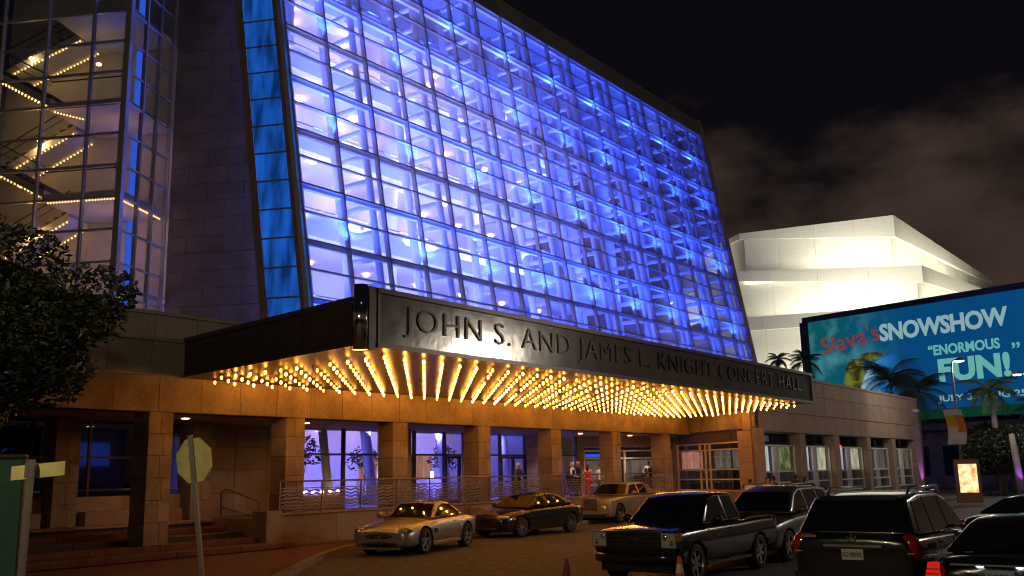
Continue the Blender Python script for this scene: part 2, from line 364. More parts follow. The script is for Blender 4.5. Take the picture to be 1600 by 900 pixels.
# ------------------------------------------------------------------ ground
g = MB(); g.poly([(-900,-300,-.03),(900,-300,-.03),(900,1500,-.03),(-900,1500,-.03)], [(0,1,2,3)]); tag(g.build('ground', 'soil'), kind='structure')
g = MB(); g.poly([(-120,-40,0),(160,-40,0),(160,200,0),(-120,200,0)], [(0,1,2,3)]); tag(g.build('driveway', 'asphalt'), kind='structure')
def fprism(name, pts, z0, z1, mat, parent=None):
    """prism over a polygon given in the building frame"""
    n = len(pts); ps = [F2W(x, y, 0) for x, y in pts]
    vs = [(p.x, p.y, z0) for p in ps] + [(p.x, p.y, z1) for p in ps]
    return mesh_obj(name, vs, [tuple(range(n))[::-1], tuple(range(n, 2*n))] + [(i, (i+1)%n, n+(i+1)%n, n+i) for i in range(n)], mat, parent)
# pavement: building frame (x along, y inwards)
kerb = [(-34,-19.5),(-27,-14),(-20.5,-9.2),(-16.65,-6.1),(-14.8,-4.55),(-13.2,-3.3),(-11.2,-2.0),(-9.2,-1.25),(-6,-1.05),(0,-1.0),(6,-1.0),(9.5,-1.1),(11.2,-2.2),(12.2,-5.2),(13,-7.4),(15,-8.4),(20,-8.6),(34,-8.6),(50,-8.6),(64,-8.6)]
walk = fprism('pavement', kerb + [(64,6),(-40,6),(-40,-19.5)], -.02, .13, 'paver'); tag(walk, kind='structure')
# kerb stones, one by one
kz = .145
def offpt(i, d):
    a = Vector(kerb[max(i-1,0)]); b = Vector(kerb[min(i+1,len(kerb)-1)]); t = (b-a).normalized(); nrm = Vector((t.y, -t.x)); return Vector(kerb[i]) + nrm*d
fine = []
for i in range(len(kerb)-1):
    a0, b0 = offpt(i, .13), offpt(i+1, .13); a1, b1 = offpt(i, -.08), offpt(i+1, -.08)
    k = max(1, int((b0-a0).length/1.3))
    for j in range(k):
        s0, s1 = j/k + .006, (j+1)/k - .006
        q = [a0.lerp(b0, s0), a0.lerp(b0, s1), a1.lerp(b1, s1), a1.lerp(b1, s0)]; q = [F2W(p.x, p.y, 0) for p in q]; dz = random.uniform(-.004, .004)
        mb = MB(); mb.hexa([(p.x, p.y, -.01) for p in q], [(p.x, p.y, kz+dz) for p in q]); o = mb.build('kerb_stone', 'concrete', walk)

# ------------------------------------------------------------------ terrace, steps, retaining wall
ter = thing('entrance_terrace', 'raised stone terrace with broad steps running in front of the colonnade', 'terrace', (-10, 2, 0), fac=True)
box('floor_slab', -40, -11.9, 2.3, 18, .13, .9, 'stone_dark', ter)
box('floor_slab', -11.9, 16, -.05, 18, .13, .899, 'stone_dark', ter)
for k in range(1, 5):
    z = .9-.15*k
    for i in range(14):
        x0 = -40 + i*2.0; x1 = min(x0+2.0, -11.95)
        piece('step', x0+.006, x1-.006, 2.3-.8*k, 2.3-.8*(k-1), max(.12, z-.15), z, 'paver', ter, bev=.012)
for i in range(14):
    x0 = -40+i*2.0; piece('step_nosing', x0+.006, x0+1.994, 2.18, 2.62, .86, .945, 'stone_wing', ter, bev=.01)  # paler stone puts the canopy light along the edge into the colour
rw = thing('retaining_wall', 'low stone retaining wall below the terrace railing behind the silver convertible', 'wall', (-10, -.3, .1), fac=True)
box('core', -12.1, 12.4, -.28, -.06, .1, 1.08, 'joint', rw)
cladding(rw, -12.15, 12.4, .13, 1.05, -.31, 11, 1, .1, 'stone_pier')
for i in range(11): piece('coping', -12.15+i*2.232, -12.15+(i+1)*2.232-.012, -.36, 0.0, 1.05, 1.12, 'stone_pier', rw, bev=.01)
piece('end_pier', -12.75, -12.16, -.42, .25, .13, 1.2, 'stone_pier', rw)
ck = piece('cheek_wall', -12.7, -12.2, .26, 2.3, .13, 1.0, 'stone_pier', rw)
# railing
def railing(label, x0, x1, y, z0, n, group=None):
    t = thing('railing', label, 'railing', ((x0+x1)/2, y, z0), fac=True, group=group)
    dx = (x1-x0)/n
    for i in range(n+1): piece('post', x0+i*dx-.025, x0+i*dx+.025, y-.025, y+.025, z0, z0+.9, 'post_metal', t, bev=.004)
    MB().tube([(x0, y, z0+.93), (x1, y, z0+.93)], .028, 8).build('top_rail', 'post_metal', t, True)
    MB().bar((x0, y, z0+.72), (x1, y, z0+.72), .03, .03).build('middle_rail', 'post_metal', t)
    MB().bar((x0, y, z0+.12), (x1, y, z0+.12), .03, .03).build('bottom_rail', 'post_metal', t)
    for i in range(n):
        a = x0+i*dx+.07; b = x0+(i+1)*dx-.07; mb = MB(); m_ = 8
        for r_ in range(5):
            zz = z0+.17+r_*.11; pts = [(a+(b-a)*j/m_, y, zz+(.06 if j % 2 else 0)) for j in range(m_+1)]
            for p, q in zip(pts, pts[1:]): mb.bar(p, q, .012, .05)
        mb.build('zigzag_screen', 'post_metal', t)
    return t
railing('grey metal railing with zigzag screens on the terrace wall behind the silver convertible', -12.1, -2.0, -.18, 1.12, 6)
railing('grey metal railing on the terrace wall behind the black sedan', -1.9, 6.6, -.18, 1.12, 5)
railing('short grey railing on the terrace wall behind the pearl limousine', 8.4, 12.2, -.18, 1.12, 2)
railing('set back grey railing on the terrace in front of the lobby doors', -5.9, 2.4, 1.4, .9, 5)
hr = thing('handrail', 'looped metal handrail at the head of the brick steps', 'handrail', (-12.45, 1.2, .9), fac=True)
MB().tube([(-12.45, 2.2, .9), (-12.45, 2.2, 1.75), (-12.45, 1.95, 1.85), (-12.45, .4, 1.5), (-12.45, .3, 1.4), (-12.45, .3, .55)], .03, 8).build('loop', 'post_metal', hr, True)
MB().tube([(-12.45, 2.2, 1.3), (-12.45, .32, 1.0)], .022, 8).build('lower_rail', 'post_metal', hr, True)

# ------------------------------------------------------------------ colonnade building
co = thing('colonnade_front', 'stone colonnade with a panelled band above it under the lit canopy', 'building', (-4, 0, .9), fac=True)
XA, XB = -24.3, 16.2
box('band_core', XA, XB, .05, .55, 3.99, 6.68, 'joint', co)
cladding(co, XA, XB, 4.0, 4.98, 0, 30, 1, .1, 'stone_warm')
cladding(co, XA, -15.2, 5.02, 5.93, -.03, 7, 1, .1, 'stone_pier')
cladding(co, XA, -12.5, 5.93, 6.66, -.05, 9, 1, .1, 'stone_pier')
for i in range(9): piece('coping', XA+i*1.311, XA+(i+1)*1.311-.012, -.12, .7, 6.66, 6.76, 'stone_pier', co)
box('string_course', XA, -15.2, -.09, .08, 4.972, 5.03, 'stone_pier', co)
box('roof_slab', XA, XB, .5, 8.0, 6.2, 6.4, 'stone_dark', co)
box('porch_ceiling', XA, XB, .56, 6.0, 4.02, 4.2, 'stone_wing', co)
for x in (-13.8, -9, -4.4, .5, 5.5, 8.4, 10.5, 13.2):
    d_ = MB().lathe([(0,-.012),(.10,-.012),(.12,.0)], 'z', 14, (x, 2.3, 4.015)).build('porch_downlight', 'bulb_warm', co); lamp('porch_downlight_lamp', 'SPOT', d_, (x, 2.3, 3.98), 14 if x < 0 else 240, (1, .66, .42), .1, aim=(0, 0, -1), spot=R(120))
def column(x, y, z0, z1, wd=.74):
    c = MB().box(x-wd/2+.02, x+wd/2-.02, y+.02, y+wd-.02, z0, z1).build('column', 'joint', co)
    n = max(2, round((z1-z0)/.58)); h = (z1-z0)/n
    for k in range(n):
        s = wd*(.5 if k % 2 else .62); za, zb_ = z0+k*h+.006, z0+(k+1)*h-.006
        piece('stone_block', x-wd/2, x-wd/2+s-.004, y, y+wd, za, zb_, 'stone_warm', c)
        piece('stone_block', x-wd/2+s+.004, x+wd/2, y, y+wd, za, zb_, 'stone_warm', c)
    return c
for x in (-16.1, -11.4): column(x, -.02, .45, 3.995)
for x in (-6.7, -2.0, 3.0, 8.0, 13.0): column(x, -.02 if x < 0 else .02, .9, 3.995)
for x in (-21.3, -16.8, -12.3, -2.75, 2.0, 6.9, ): column(x, 3.5, .9, 4.0)
# wall behind the left columns: pier foot and dark glazing
box('back_wall', -11.6, -7.5, 4.6, 5.2, .9, 4.03, 'stone_pier', co)
for k in range(4):
    for i in range(3): piece('stone_panel', -11.6+i*1.36+.008, -11.6+(i+1)*1.36-.008, 4.52, 4.62, .9+k*.78+.008, .9+(k+1)*.78-.008, 'stone_pier', co)
pw = MB()
for i in range(7): pw.box(-24.3+i*1.8-.04, -24.3+i*1.8+.04, 5.0, 5.1, .9, 4.03)
for z in (1.9, 2.9): pw.box(-24.3, -11.7, 5.02, 5.09, z-.03, z+.03)
pw.build('window_frame', 'steel_dark', co)
for i in range(7): piece('window_pane', -24.26+i*1.8, -24.26+i*1.8+1.72, 5.04, 5.06, .95, 4.02, 'glass_dark', co, bev=0)
box('dim_lobby_wall', -25, -11.7, 9.0, 9.2, .9, 4.03, 'white_wall', co)
box('dim_lobby_slot', -17.8, -15.6, 8.9, 8.98, 3.0, 3.3, 'win_blue', co)
box('dim_lobby_slot', -14.0, -12.4, 8.9, 8.98, 2.7, 3.5, 'win_blue', co)
# low planter benches between the columns
for i, (x0, x1) in enumerate(((-20.85, -17.25), (-16.35, -12.75))):
    p = thing('planter_bench', ('low stone planter bench left of the wide stone column above the steps', 'short low stone planter bench between the two left stone columns')[i], 'planter', ((x0+x1)/2, 3.9, .9), fac=True, group='planter benches above the steps')
    piece('back_wall', x0, x1, 3.9, 4.25, .9, 1.72, 'stone_wing', p); piece('seat', x0+.2, x1-.2, 3.5, 3.88, .9, 1.3, 'stone_wing', p)
# ------------------------------------------------------------------ lobby shop front under the colonnade
sf = thing('lobby_entrance', 'glazed lobby entrance with dark bronze doors glowing blue behind the columns', 'entrance', (-.5, 4.6, .9), fac=True)
def frame_h(x0, x1, z): MB().box(x0, x1, 4.56, 4.66, z-.04, z+.04).build('transom', 'steel_dark', sf)
xs = [-7.5, -5.1, -3.0, -1.05, .9, 2.9, 4.9, 6.9, 9.1, 11.4]
for i, x in enumerate(xs): MB().box(x-.05, x+.05, 4.53, 4.69, .9, 4.03).build('mullion', 'steel_dark', sf)
for a, b in zip(xs, xs[1:]):
    frame_h(a+.05, b-.05, 3.02)
    piece('glass_pane', a+.05, b-.05, 4.60, 4.615, 3.06, 4.0, 'glass_clear', sf, bev=0)
    if a == -7.5:
        piece('glass_pane', a+.05, b-.05, 4.60, 4.615, 1.55, 2.98, 'glass_clear', sf, bev=0)
        box('sill_panel', a+.05, b-.05, 4.5, 4.7, .9, 1.5, 'wood_red', sf)
        for j in range(5): MB().ell((a+.3+j*.42, 4.42, 1.62), (.05, .05, .05), 8, 5).build('sill_lamp', 'bulb_warm', sf)
    elif a in (-3.0, .9, 4.9):
        mid = (a+b)/2
        for d0, d1 in ((a+.06, mid-.01), (mid+.01, b-.06)):
            d = MB(); d.box(d0, d0+.09, 4.57, 4.63, .92, 2.97); d.box(d1-.09, d1, 4.57, 4.63, .92, 2.97); d.box(d0+.09, d1-.09, 4.57, 4.63, .92, 1.12); d.box(d0+.09, d1-.09, 4.57, 4.63, 2.86, 2.97)
            dd = d.build('door', 'steel_dark', sf); piece('pane', d0+.09, d1-.09, 4.595, 4.605, 1.12, 2.86, 'glass_clear', dd, bev=0)
            MB().tube([(d1-.16 if d0 < mid-.5 else d0+.16, 4.52, 1.7), (d1-.16 if d0 < mid-.5 else d0+.16, 4.52, 2.2)], .015, 6).build('handle', 'chrome', dd)
    else: piece('glass_pane', a+.05, b-.05, 4.60, 4.615, .95, 2.98, 'glass_clear', sf, bev=0)
# framed windows at the right end of the porch
qa, qb = F2W(11.5, 4.7), F2W(16.7, 1.6); dq = qb-qa; LQ = dq.length
pr = thing('porch_end_wall', 'white framed window wall under the canopy between the right hand columns', 'wall', (qa.x, qa.y, .9), math.atan2(dq.y, dq.x))
BASE[pr.name] = Vector((0, 0, .9))
box('head_wall', 0, LQ, -.02, .3, 3.45, 4.02, 'stone_wing', pr); box('side_pier', 0, .5, -.03, .3, .9, 3.45, 'stone_warm', pr)
box('dark_interior', .5, LQ, 1.0, 1.05, .9, 3.45, 'carpet', pr)
box('glow_panel', .7, 2.4, .4, .43, 1.7, 2.75, 'win_dim', pr); box('glow_panel', 3.2, LQ-.2, .4, .43, 1.6, 2.75, 'win_dim', pr)
box('lit_slot', .75, 2.3, .3, .33, 2.92, 3.1, 'win_blue', pr)
wf = MB()
for x in (.55, 2.6, 3.0, LQ-.05): wf.box(x-.05, x+.05, .05, .15, .9, 3.3)
for z in (3.25, 2.85, 1.45, .95): wf.box(.55, LQ-.05, .06, .14, z-.045, z+.045)
wf.build('window_frame', 'white_steel', pr)
piece('window_pane', .55, LQ-.05, .16, .17, .95, 3.25, 'glass_clear', pr, bev=0)

# ------------------------------------------------------------------ leaning glass hall
hall = thing('glass_concert_hall', 'tall leaning glass curtain wall of the concert hall glowing blue from within', 'building', (16, 6, .9), fac=True)
K = .17; U0, U1, NC = -6.15, 38.2, 18; DU = (U1-U0)/NC
def wg(z): return 5.0 + K*(z-6.5)
ROWS = [10.5 + 1.26*k for k in range(-3, 17)]
GA = -math.atan(K)                      # lean of the wall
def lean_box(mb, x0, x1, z0, z1, d0, d1):
    a = [(x0, wg(z0)+d0, z0), (x1, wg(z0)+d0, z0), (x1, wg(z0)+d1, z0), (x0, wg(z0)+d1, z0)]
    b = [(x0, wg(z1)+d0, z1), (x1, wg(z1)+d0, z1), (x1, wg(z1)+d1, z1), (x0, wg(z1)+d1, z1)]
    return mb.hexa(a, b)
panes = []
for r_ in range(len(ROWS)-1):
    for c in range(NC): panes.append((c, r_))
panes = [p for p in panes if p[1] < len(ROWS)-2]
panes.sort(key=lambda p: (p[0]*DU*1.0, p[1]))
PM = None
def pane_mesh():
    mb = MB(); z0 = ROWS[0]; mb2 = []
    x0, x1 = .04, DU-.04; zz = 1.26
    a = [(x0, 0, .04), (x1, 0, .04), (x1, .012, .04), (x0, .012, .04)]; b = [(x0, K*zz, zz-.04), (x1, K*zz, zz-.04), (x1, K*zz+.012, zz-.04), (x0, K*zz+.012, zz-.04)]
    mb.hexa(a, b); me = bpy.data.meshes.new('glass_pane'); me.from_pydata(mb.v, [], mb.f); me.materials.append(MAT['glass_hall']); return me
PM = pane_mesh()
rest = MB()
for i, (c, r_) in enumerate(panes):
    x, z = U0+c*DU, ROWS[r_]
    if i < 298: finish(bpy.data.objects.new('glass_pane', PM), hall, (x, wg(z), z))
    else: lean_box(rest, x+.04, x+DU-.04, z+.04, z+1.22, 0, .012)
if rest.f: tag(rest.build('far_glass_panes', 'glass_hall', hall), kind='stuff')
for c in range(NC):                      # opaque top row
    mb = MB(); lean_box(mb, U0+c*DU+.04, U0+(c+1)*DU-.04, ROWS[-2]+.05, ROWS[-1]-.04, -.01, .03); mb.build('spandrel_panel', 'spandrel', hall)
for c in range(NC+1):
    x = U0+c*DU; wd = .075 if c % 2 == 0 else .06
    mb = MB(); lean_box(mb, x-wd/2, x+wd/2, 6.0, ROWS[-1]+.1, -.04, .22); mb.build('mullion', 'mullion', hall)
for r_, z in enumerate(ROWS):
    hh = .06 if r_ % 2 else .07
    mb = MB(); lean_box(mb, U0-.05, U1+.05, z-hh/2, z+hh/2, -.03, .16); mb.build('transom', 'mullion', hall)
# corner posts
mb = MB(); lean_box(mb, U1+.06, U1+.5, 6.0, ROWS[-1]+.15, -.15, .35); mb.build('corner_post', 'stone_wing', hall)
mb = MB(); lean_box(mb, U0-.50, U0-.26, 5.0, ROWS[-1]+.15, -.12, .3); mb.build('corner_post', 'stone_wing', hall)
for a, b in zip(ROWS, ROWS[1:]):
    mb = MB(); lean_box(mb, U0-.25, U0-.06, a+.03, b-.03, .0, .02); mb.build('narrow_pane', 'glass_strip_glow', hall)
# narrow blue side strip and its stone edge
SD = Vector((-.423, .906)); 
def strip_quad(s0, s1, z0, z1, th=.05):
    n_ = Vector((SD.y, -SD.x))*-1
    P = lambda s, z, t: (U0-.5+SD.x*s+n_.x*t, wg(z)+.1+SD.y*s+n_.y*t, z)
    return [P(s0,z0,0), P(s1,z0,0), P(s1,z0,-th), P(s0,z0,-th)], [P(s0,z1,0), P(s1,z1,0), P(s1,z1,-th), P(s0,z1,-th)]
zs_ = [5.46+1.26*k for k in range(21)]
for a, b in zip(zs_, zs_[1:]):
    mb = MB(); mb.hexa(*strip_quad(.03, 1.42, a+.04, b-.04)); mb.build('side_glass', 'glass_strip_glow', hall)
    mb = MB(); mb.hexa(*strip_quad(.0, 1.45, a-.04, a+.04, .08)); mb.build('side_transom', 'mullion', hall)
mb = MB(); mb.hexa(*strip_quad(1.45, 1.78, 5.0, 31.0, .25)); mb.build('stone_edge', 'stone_wing', hall)
# ladder trusses behind every second mullion
for c in range(0, NC+1, 2):
    x = U0+c*DU-.1 if c else U0+.5; mb = MB()
    P = lambda z, d: (x, wg(z)+d, z)
    mb.tube([P(.9, .65), P(29.6, .65)], .17, 10); mb.tube([P(.9, 2.7), P(29.6, 2.7)], .24, 10)
    for z in [4.3+1.26*k for k in range(21)]: mb.bar(P(z, .65), P(z, 2.7), .14, .24)
    o = mb.build('ladder_truss', 'white_steel', hall, True); 
for k in range(0, len(ROWS)-1, 2):
    z = ROWS[k]+.0; mb = MB(); mb.box(U0, U1, wg(z)+.23, wg(z)+.45, z-.14, z+.08); mb.build('cross_beam', 'white_steel', hall)
# interior
box('lobby_floor', -11, 38, 4.75, 22, .9, .93, 'carpet', hall)
BW = 15.0
box('back_wall', -7.0, 22.5, BW, BW+.3, .93, 31, 'white_wall', hall)
box('roof', -7, 38.2, 9.6, 24, 30.3, 30.7, 'spandrel', hall)
mb = MB(); mb.hexa([(22.5, BW, .93), (37, 24, .93), (37, 24.3, .93), (22.5, BW+.3, .93)], [(22.5, BW, 31), (37, 24, 31), (37, 24.3, 31), (22.5, BW+.3, 31)]); mb.build('angled_wall', 'wall_mid', hall)
for k, z in enumerate((5.1, 9.3, 13.6, 18.0, 22.4, 26.6)):
    f = wg(z)+3.6; xr = (14, 21, 25, 19, 23, 21)[k]
    xl = -7.58+.512*(13.5-f)+.7
    b_ = box('balcony', xl, xr, f, BW, z-.35, z, 'white_wall', hall)
    box('parapet', xl, xr, f, f+.12, z, z+.75, 'white_wall', b_)
    MB().tube([(xl, f+.05, z+.98), (xr, f+.05, z+.98)], .03, 6).build('rail', 'steel', b_)
    n = 7
    for i in range(n):
        for j in range(2):
            x = xl+1.0+i*(xr-xl-1.2)/n + (1.0 if j else 0); y = f+.9+j*(BW-f-1.8)
            d_ = MB().ell((x, y, z-.42), (.19, .19, .12), 8, 4).build('downlight', 'bulb_warm', hall)
            if k >= 3 and i < 5: lamp('downlight_glow', 'POINT', d_, (x, y, z-.62), 30, (1, .52, .22), .12)
for (x, z) in ((19.5, 12), (24, 15), (27.5, 10), (30, 17), (33, 12), (26, 20), (29.5, 23), (34, 20), (22, 7), (31, 7)):
    MB().box(x, x+1.6, 14.2+(x-20)*.5, 14.4+(x-20)*.5, z, z+2.4).build('blue_doorway', 'win_blue', hall)
for x in (24.5, 29.5, 34.5): MB().tube([(x, 11.5, .9), (x, 13.8, 30.3)], .45, 14).build('round_column', 'white_steel', hall, True)
for x in (-2.5, 5, 12.5): MB().tube([(x, 12.2, .9), (x, 12.2, 26)], .5, 16).build('round_column', 'white_wall', hall, True)
for k, z in enumerate((8.2, 12.5, 16.8, 21.2, 25.4)): MB().bar((20, 12.5, z), (38, 16.5, z), .3, .35).build('gallery_beam', 'white_steel', hall)
for x in (-1.5, 3.8, 8.6):
    ds = MB().box(x, x+1.8, 12.6, 13.2, .93, 2.0).build('reception_desk', 'white_wall', hall); MB().box(x+.5, x+.62, 12.7, 12.82, 2.0, 2.35).build('desk_lamp', 'lantern', ds)
for x in (.3, 5.7, 10.2):
    pc = MB().box(x, x+1.3, 14.9, 14.98, 1.9, 3.4).build('wall_picture', 'win_pink', hall)
# floods added throughout the hall to give it the blue glow
BLUE = (.03, .10, 1.0); VIO = (.12, .15, 1.0); ICE = (.36, .38, 1.0)
def flood(x, y, z, en, col, aim, size=.6):
    o = MB().box(x-.10, x+.10, y-.06, y+.06, z-.06, z+.08).build('added_hall_flood', 'white_steel', hall)
    lamp('added_hall_lamp', 'AREA', o, (x, y, z+.13), en, col, size, aim=aim)
for c in range(NC//2):
    x = U0+(2*c+1)*DU
    for z, e_ in ((6.9, 420), (11.9, 420), (17.0, 420), (22.0, 340), (26.0, 200)):
        flood(x, wg(z)+.55, z, e_*(1.25 if c < 6 else .9), BLUE, (0, .38, 1))
for x in (-4, 0.5, 5, 9.5, 14):
    for z, e_ in ((5.3, 420), (9.6, 640), (13.9, 620), (18.3, 420), (22.7, 230)):
        flood(x, wg(z)+3.3, z+.2, e_, ICE if x < 10 else VIO, (0, .8, .75), 2.2)
for x in (19, 24, 29, 34):
    flood(x, 9.0, 6.0, 500, VIO, (0, .35, 1), 2.0); flood(x, 10.5, 15.0, 400, VIO, (0, .5, 1), 2.0); flood(x, 11.5, 22.0, 250, VIO, (0, .5, 1), 2.0)
lobl = [(-5, 700), (-1, 800), (3, 1050), (7, 1200), (10.5, 1000)]
for x, e_ in lobl: flood(x, 7.2, 4.2, e_, (.16, .15, 1.0), (0, .5, -1), .8)
# ------------------------------------------------------------------ people / plants inside the lobby are placed later

# ------------------------------------------------------------------ entrance canopy
cn = thing('entrance_canopy', 'deep marquee canopy with rows of warm bulbs and an engraved steel name board', 'canopy', (-2.5, -4, 4.9), fac=True)
poly = [(-15.5, -.06), (-16.65, -8.2), (11.0, -8.4), (13.0, -4.75), (15.7, -.06)]
def cprism(name, pts, z0, z1, mat, parent):
    n = len(pts); vs = [(x, y, z0) for x, y in pts] + [(x, y, z1) for x, y in pts]
    return mesh_obj(name, vs, [tuple(range(n))[::-1], tuple(range(n, 2*n))] + [(i, (i+1)%n, n+(i+1)%n, n+i) for i in range(n)], mat, parent)
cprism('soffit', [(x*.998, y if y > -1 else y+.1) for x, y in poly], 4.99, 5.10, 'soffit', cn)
cprism('deck', [(x*.995, y if y > -1 else y+.15) for x, y in poly], 5.12, 5.95, 'fascia_metal', cn)
a, b = Vector((-15.5, -.12)), Vector((-16.68, -8.15)); 
for i in range(4):
    p, q = a.lerp(b, i/4+.002), a.lerp(b, (i+1)/4-.002); mb = MB(); mb.bar((p.x, p.y, 5.48), (q.x, q.y, 5.48), .08, .92); mb.build('fascia_panel', 'fascia_metal', cn)
for z, h in ((6.02, .12), (5.0, .06)):
    mb = MB(); mb.bar((a.x-.03, a.y, z), (b.x-.03, b.y, z), .14, h); mb.build('fascia_trim', 'steel_dark', cn)
# sign board
SX0, SX1, SY = -16.15, 11.05, -8.4
np_ = 11; dx = (SX1-SX0)/np_
for i in range(np_): piece('sign_plate', SX0+i*dx+.004, SX0+(i+1)*dx-.004, SY-.02, SY+.05, 5.07, 6.22, 'steel', cn, bev=.004)
box('sign_core', SX0, SX1, SY+.055, SY+.4, 5.02, 6.26, 'fascia_metal', cn)
for z in (5.02, 6.27): MB().box(SX0-.1, SX1+.08, SY-.09, SY+.3, z-.055, z+.055).build('sign_frame', 'steel_dark', cn)
MB().box(SX0-.08, SX0, SY-.06, SY+.3, 5.075, 6.215).build('sign_frame', 'steel_dark', cn)
MB().box(SX1, SX1+.06, SY-.06, SY+.3, 5.075, 6.215).build('sign_frame', 'steel_dark', cn)
MB().tube([(-16.62, SY+.1, 4.9), (-16.62, SY+.1, 6.35)], .17, 16).build('end_post', 'chrome', cn, True)
MB().box(-16.5, -16.28, SY-.05, SY+.3, 4.9, 6.33).build('end_post', 'steel_dark', cn)
words_ = [('JOHN', -15.38, -12.62), ('S.', -11.75, -10.7), ('AND', -9.72, -7.35), ('JAMES', -6.55, -3.05), ('L.', -2.3, -1.35), ('KNIGHT', -.55, 3.7), ('CONCERT', 4.35, 7.6), ('HALL', 8.1, 9.75)]
NAME = 'JOHN S. AND JAMES L. KNIGHT CONCERT HALL'
text_mesh('letter', NAME, 1.0, 'letter', cn, (-15.36, SY-.03, 5.28), (0, 0, 0), width=25.1, height=.74, extrude=.025, offset=-.010, space=1.15)
# bulbs
bulbs = []
nu, nv = 44, 13
for i in range(nu):
    for j in range(nv):
        y = -.35-j*.62; x = -15.35+i*.68
        xl = -15.5 + (-1.15)*(-y/8.2); 
        xr = 15.6 + (y+.06)*(2.7/4.69) if y > -4.75 else 13.0-(-4.75-y)*(2.0/3.65)
        if x < xl+.3 or x > xr-.35 or y < -8.05: continue
        bulbs.append((x, y))
cam_f = Vector((-31.15, -23.47))
bulbs.sort(key=lambda p: (Vector(p)-cam_f).length)
bm_ = MB(); bm_.ell((0,0,0), (.033,.033,.052), 8, 5); BM = bpy.data.meshes.new('light_bulb'); BM.from_pydata(bm_.v, [], bm_.f); BM.materials.append(MAT['bulb']); BM2 = BM.copy(); BM2.materials[0] = MAT['bulb_dim']; BM3 = BM.copy(); BM3.materials[0] = MAT['bulb_dead']; brr = random.Random(11)
rest = MB()
for i, (x, y) in enumerate(bulbs):
    if i < 298:
        finish(bpy.data.objects.new('light_bulb', BM3 if i % 37 == 11 else (BM if brr.random() > .3 else BM2)), cn, (x, y, 4.87)); continue
    rest.mi = 1 if brr.random() < .3 else 0; rest.ell((x, y, 4.87), (.033,.033,.052), 6, 4)
tag(rest.build('far_light_bulbs', ['bulb', 'bulb_dim'], cn), kind='stuff')

# ------------------------------------------------------------------ street wing
wi = thing('street_wing', 'low pink stone wing with white framed windows beyond the canopy', 'building', (28, -4.6, .1), fac=True)
WY = -4.6; WX0, WX1 = 12.9, 43.9
pil = [(12.9, 14.3), (19.4, 20.25), (24.9, 25.8), (31.0, 31.8), (36.5, 37.35), (42.4, 43.9)]
box('core', WX0+.5, WX1-.1, WY+.35, WY+.6, 4.02, 7.0, 'joint', wi)
box('roof', WX0+.6, WX1-.1, WY+.6, 4, 6.5, 6.7, 'stone_dark', wi)
box('end_wall', WX1-.35, WX1-.02, WY+.12, 5.0, .1, 6.95, 'stone_wing', wi)
cladding(wi, WX0, WX1, 4.0, 5.02, WY, 20, 1, .4, 'stone_wing')
cladding(wi, WX0, WX1, 5.12, 6.08, WY, 20, 1, .4, 'stone_wing')
cladding(wi, WX0, WX1, 6.08, 6.9, WY, 20, 1, .4, 'stone_wing')
box('string_course', WX0, WX1+.02, WY-.07, WY+.3, 5.02, 5.12, 'stone_wing', wi)
for i in range(10): piece('coping', WX0+i*3.1+.006, WX0+(i+1)*3.1-.006, WY-.09, WY+.6, 6.9, 7.05, 'stone_wing', wi)
for x0, x1 in pil:
    p = MB().box(x0+.02, x1-.02, WY+.03, WY+.7, .1, 3.99).build('pilaster', 'joint', wi)
    for k in range(5): piece('stone_block', x0, x1, WY, WY+.7, .13+k*.77+.006, .13+(k+1)*.77-.006, 'stone_wing', p)
box('plinth', 14.32, 42.4, WY+.15, WY+.8, .1, .75, 'stone_dark', wi)
looks = [('win_white', 'win_white', 'win_plant_reflection'), ('win_cream', 'win_white', 'win_cream'), ('win_cream', 'win_white', 'win_cream'), ('win_dim', 'win_cream', 'win_dim'), ('win_dim', 'win_cream', 'win_dim')]
def window(parent, x0, x1, y, look):
    fr = MB(); 
    for z in (.82, 1.42, 1.98, 3.32): fr.box(x0, x1, y-.005, y+.055, z-.035, z+.035)
    c = (x0+x1)/2 - .1
    for x in (x0+.03, c-.36, c-.05, c+.26, x1-.03): fr.box(x-.03, x+.03, y-.02, y+.07, .8, 3.36)
    wn = fr.build('window', 'white_steel', parent)
    for a_, b_, k in ((x0+.1, c-.42, 1), (c+.34, x1-.1, 2)):
        box('glow_panel', a_, b_, y+.22, y+.25, 2.02, 3.28, look[k], wn)  # room light on the blinds is put in as emission
    box('dark_back', x0-.1, x1+.1, y+1.3, y+1.36, .75, 4.0, 'carpet', wn)
    piece('pane', x0, x1, y+.08, y+.09, .8, 3.36, 'glass_clear', wn, bev=0)
    piece('transom_pane', x0, x1, y+.24, y+.25, 3.4, 3.97, 'glass_dark', wn, bev=0)
    for q in (x0+.35, x1-.9): box('bracket', q, q+.28, y+.02, y+.2, 3.48, 3.95, 'black_trim', wn)
    return wn
for i in range(5): window(wi, pil[i][1], pil[i+1][0], WY+.35, looks[i])
for x, z in ((14.9, 3.5), (16.3, 3.55)): MB().box(x, x+1.0, WY+.9, WY+.94, z, z+.3).build('ceiling_panel_light', 'win_white', wi)
MB().ell((26.4, WY+.2, 3.35), (.14,.08,.1), 8, 5).build('red_lamp', 'red_lamp', wi)
cam_ = MB(); cam_.box(42.3, 42.9, WY-.35, WY-.05, 6.0, 6.2); cam_.box(42.55, 42.65, WY-.1, WY+.01, 6.0, 6.12); cam_.build('security_camera', 'plate_white', wi)
# orange light low in the fourth window and purple uplight at the corner
up1 = MB().box(43.2, 43.5, WY-.75, WY-.5, .13, .4).build('uplight', 'black_trim', wi); MB().box(43.24, 43.46, WY-.72, WY-.53, .402, .41).build('lens', 'flood_purple', up1)
lamp('uplight_lamp', 'SPOT', up1, (43.35, WY-.62, .45), 260, (.5, .12, 1), .08, aim=(0, .28, 1), spot=R(60))

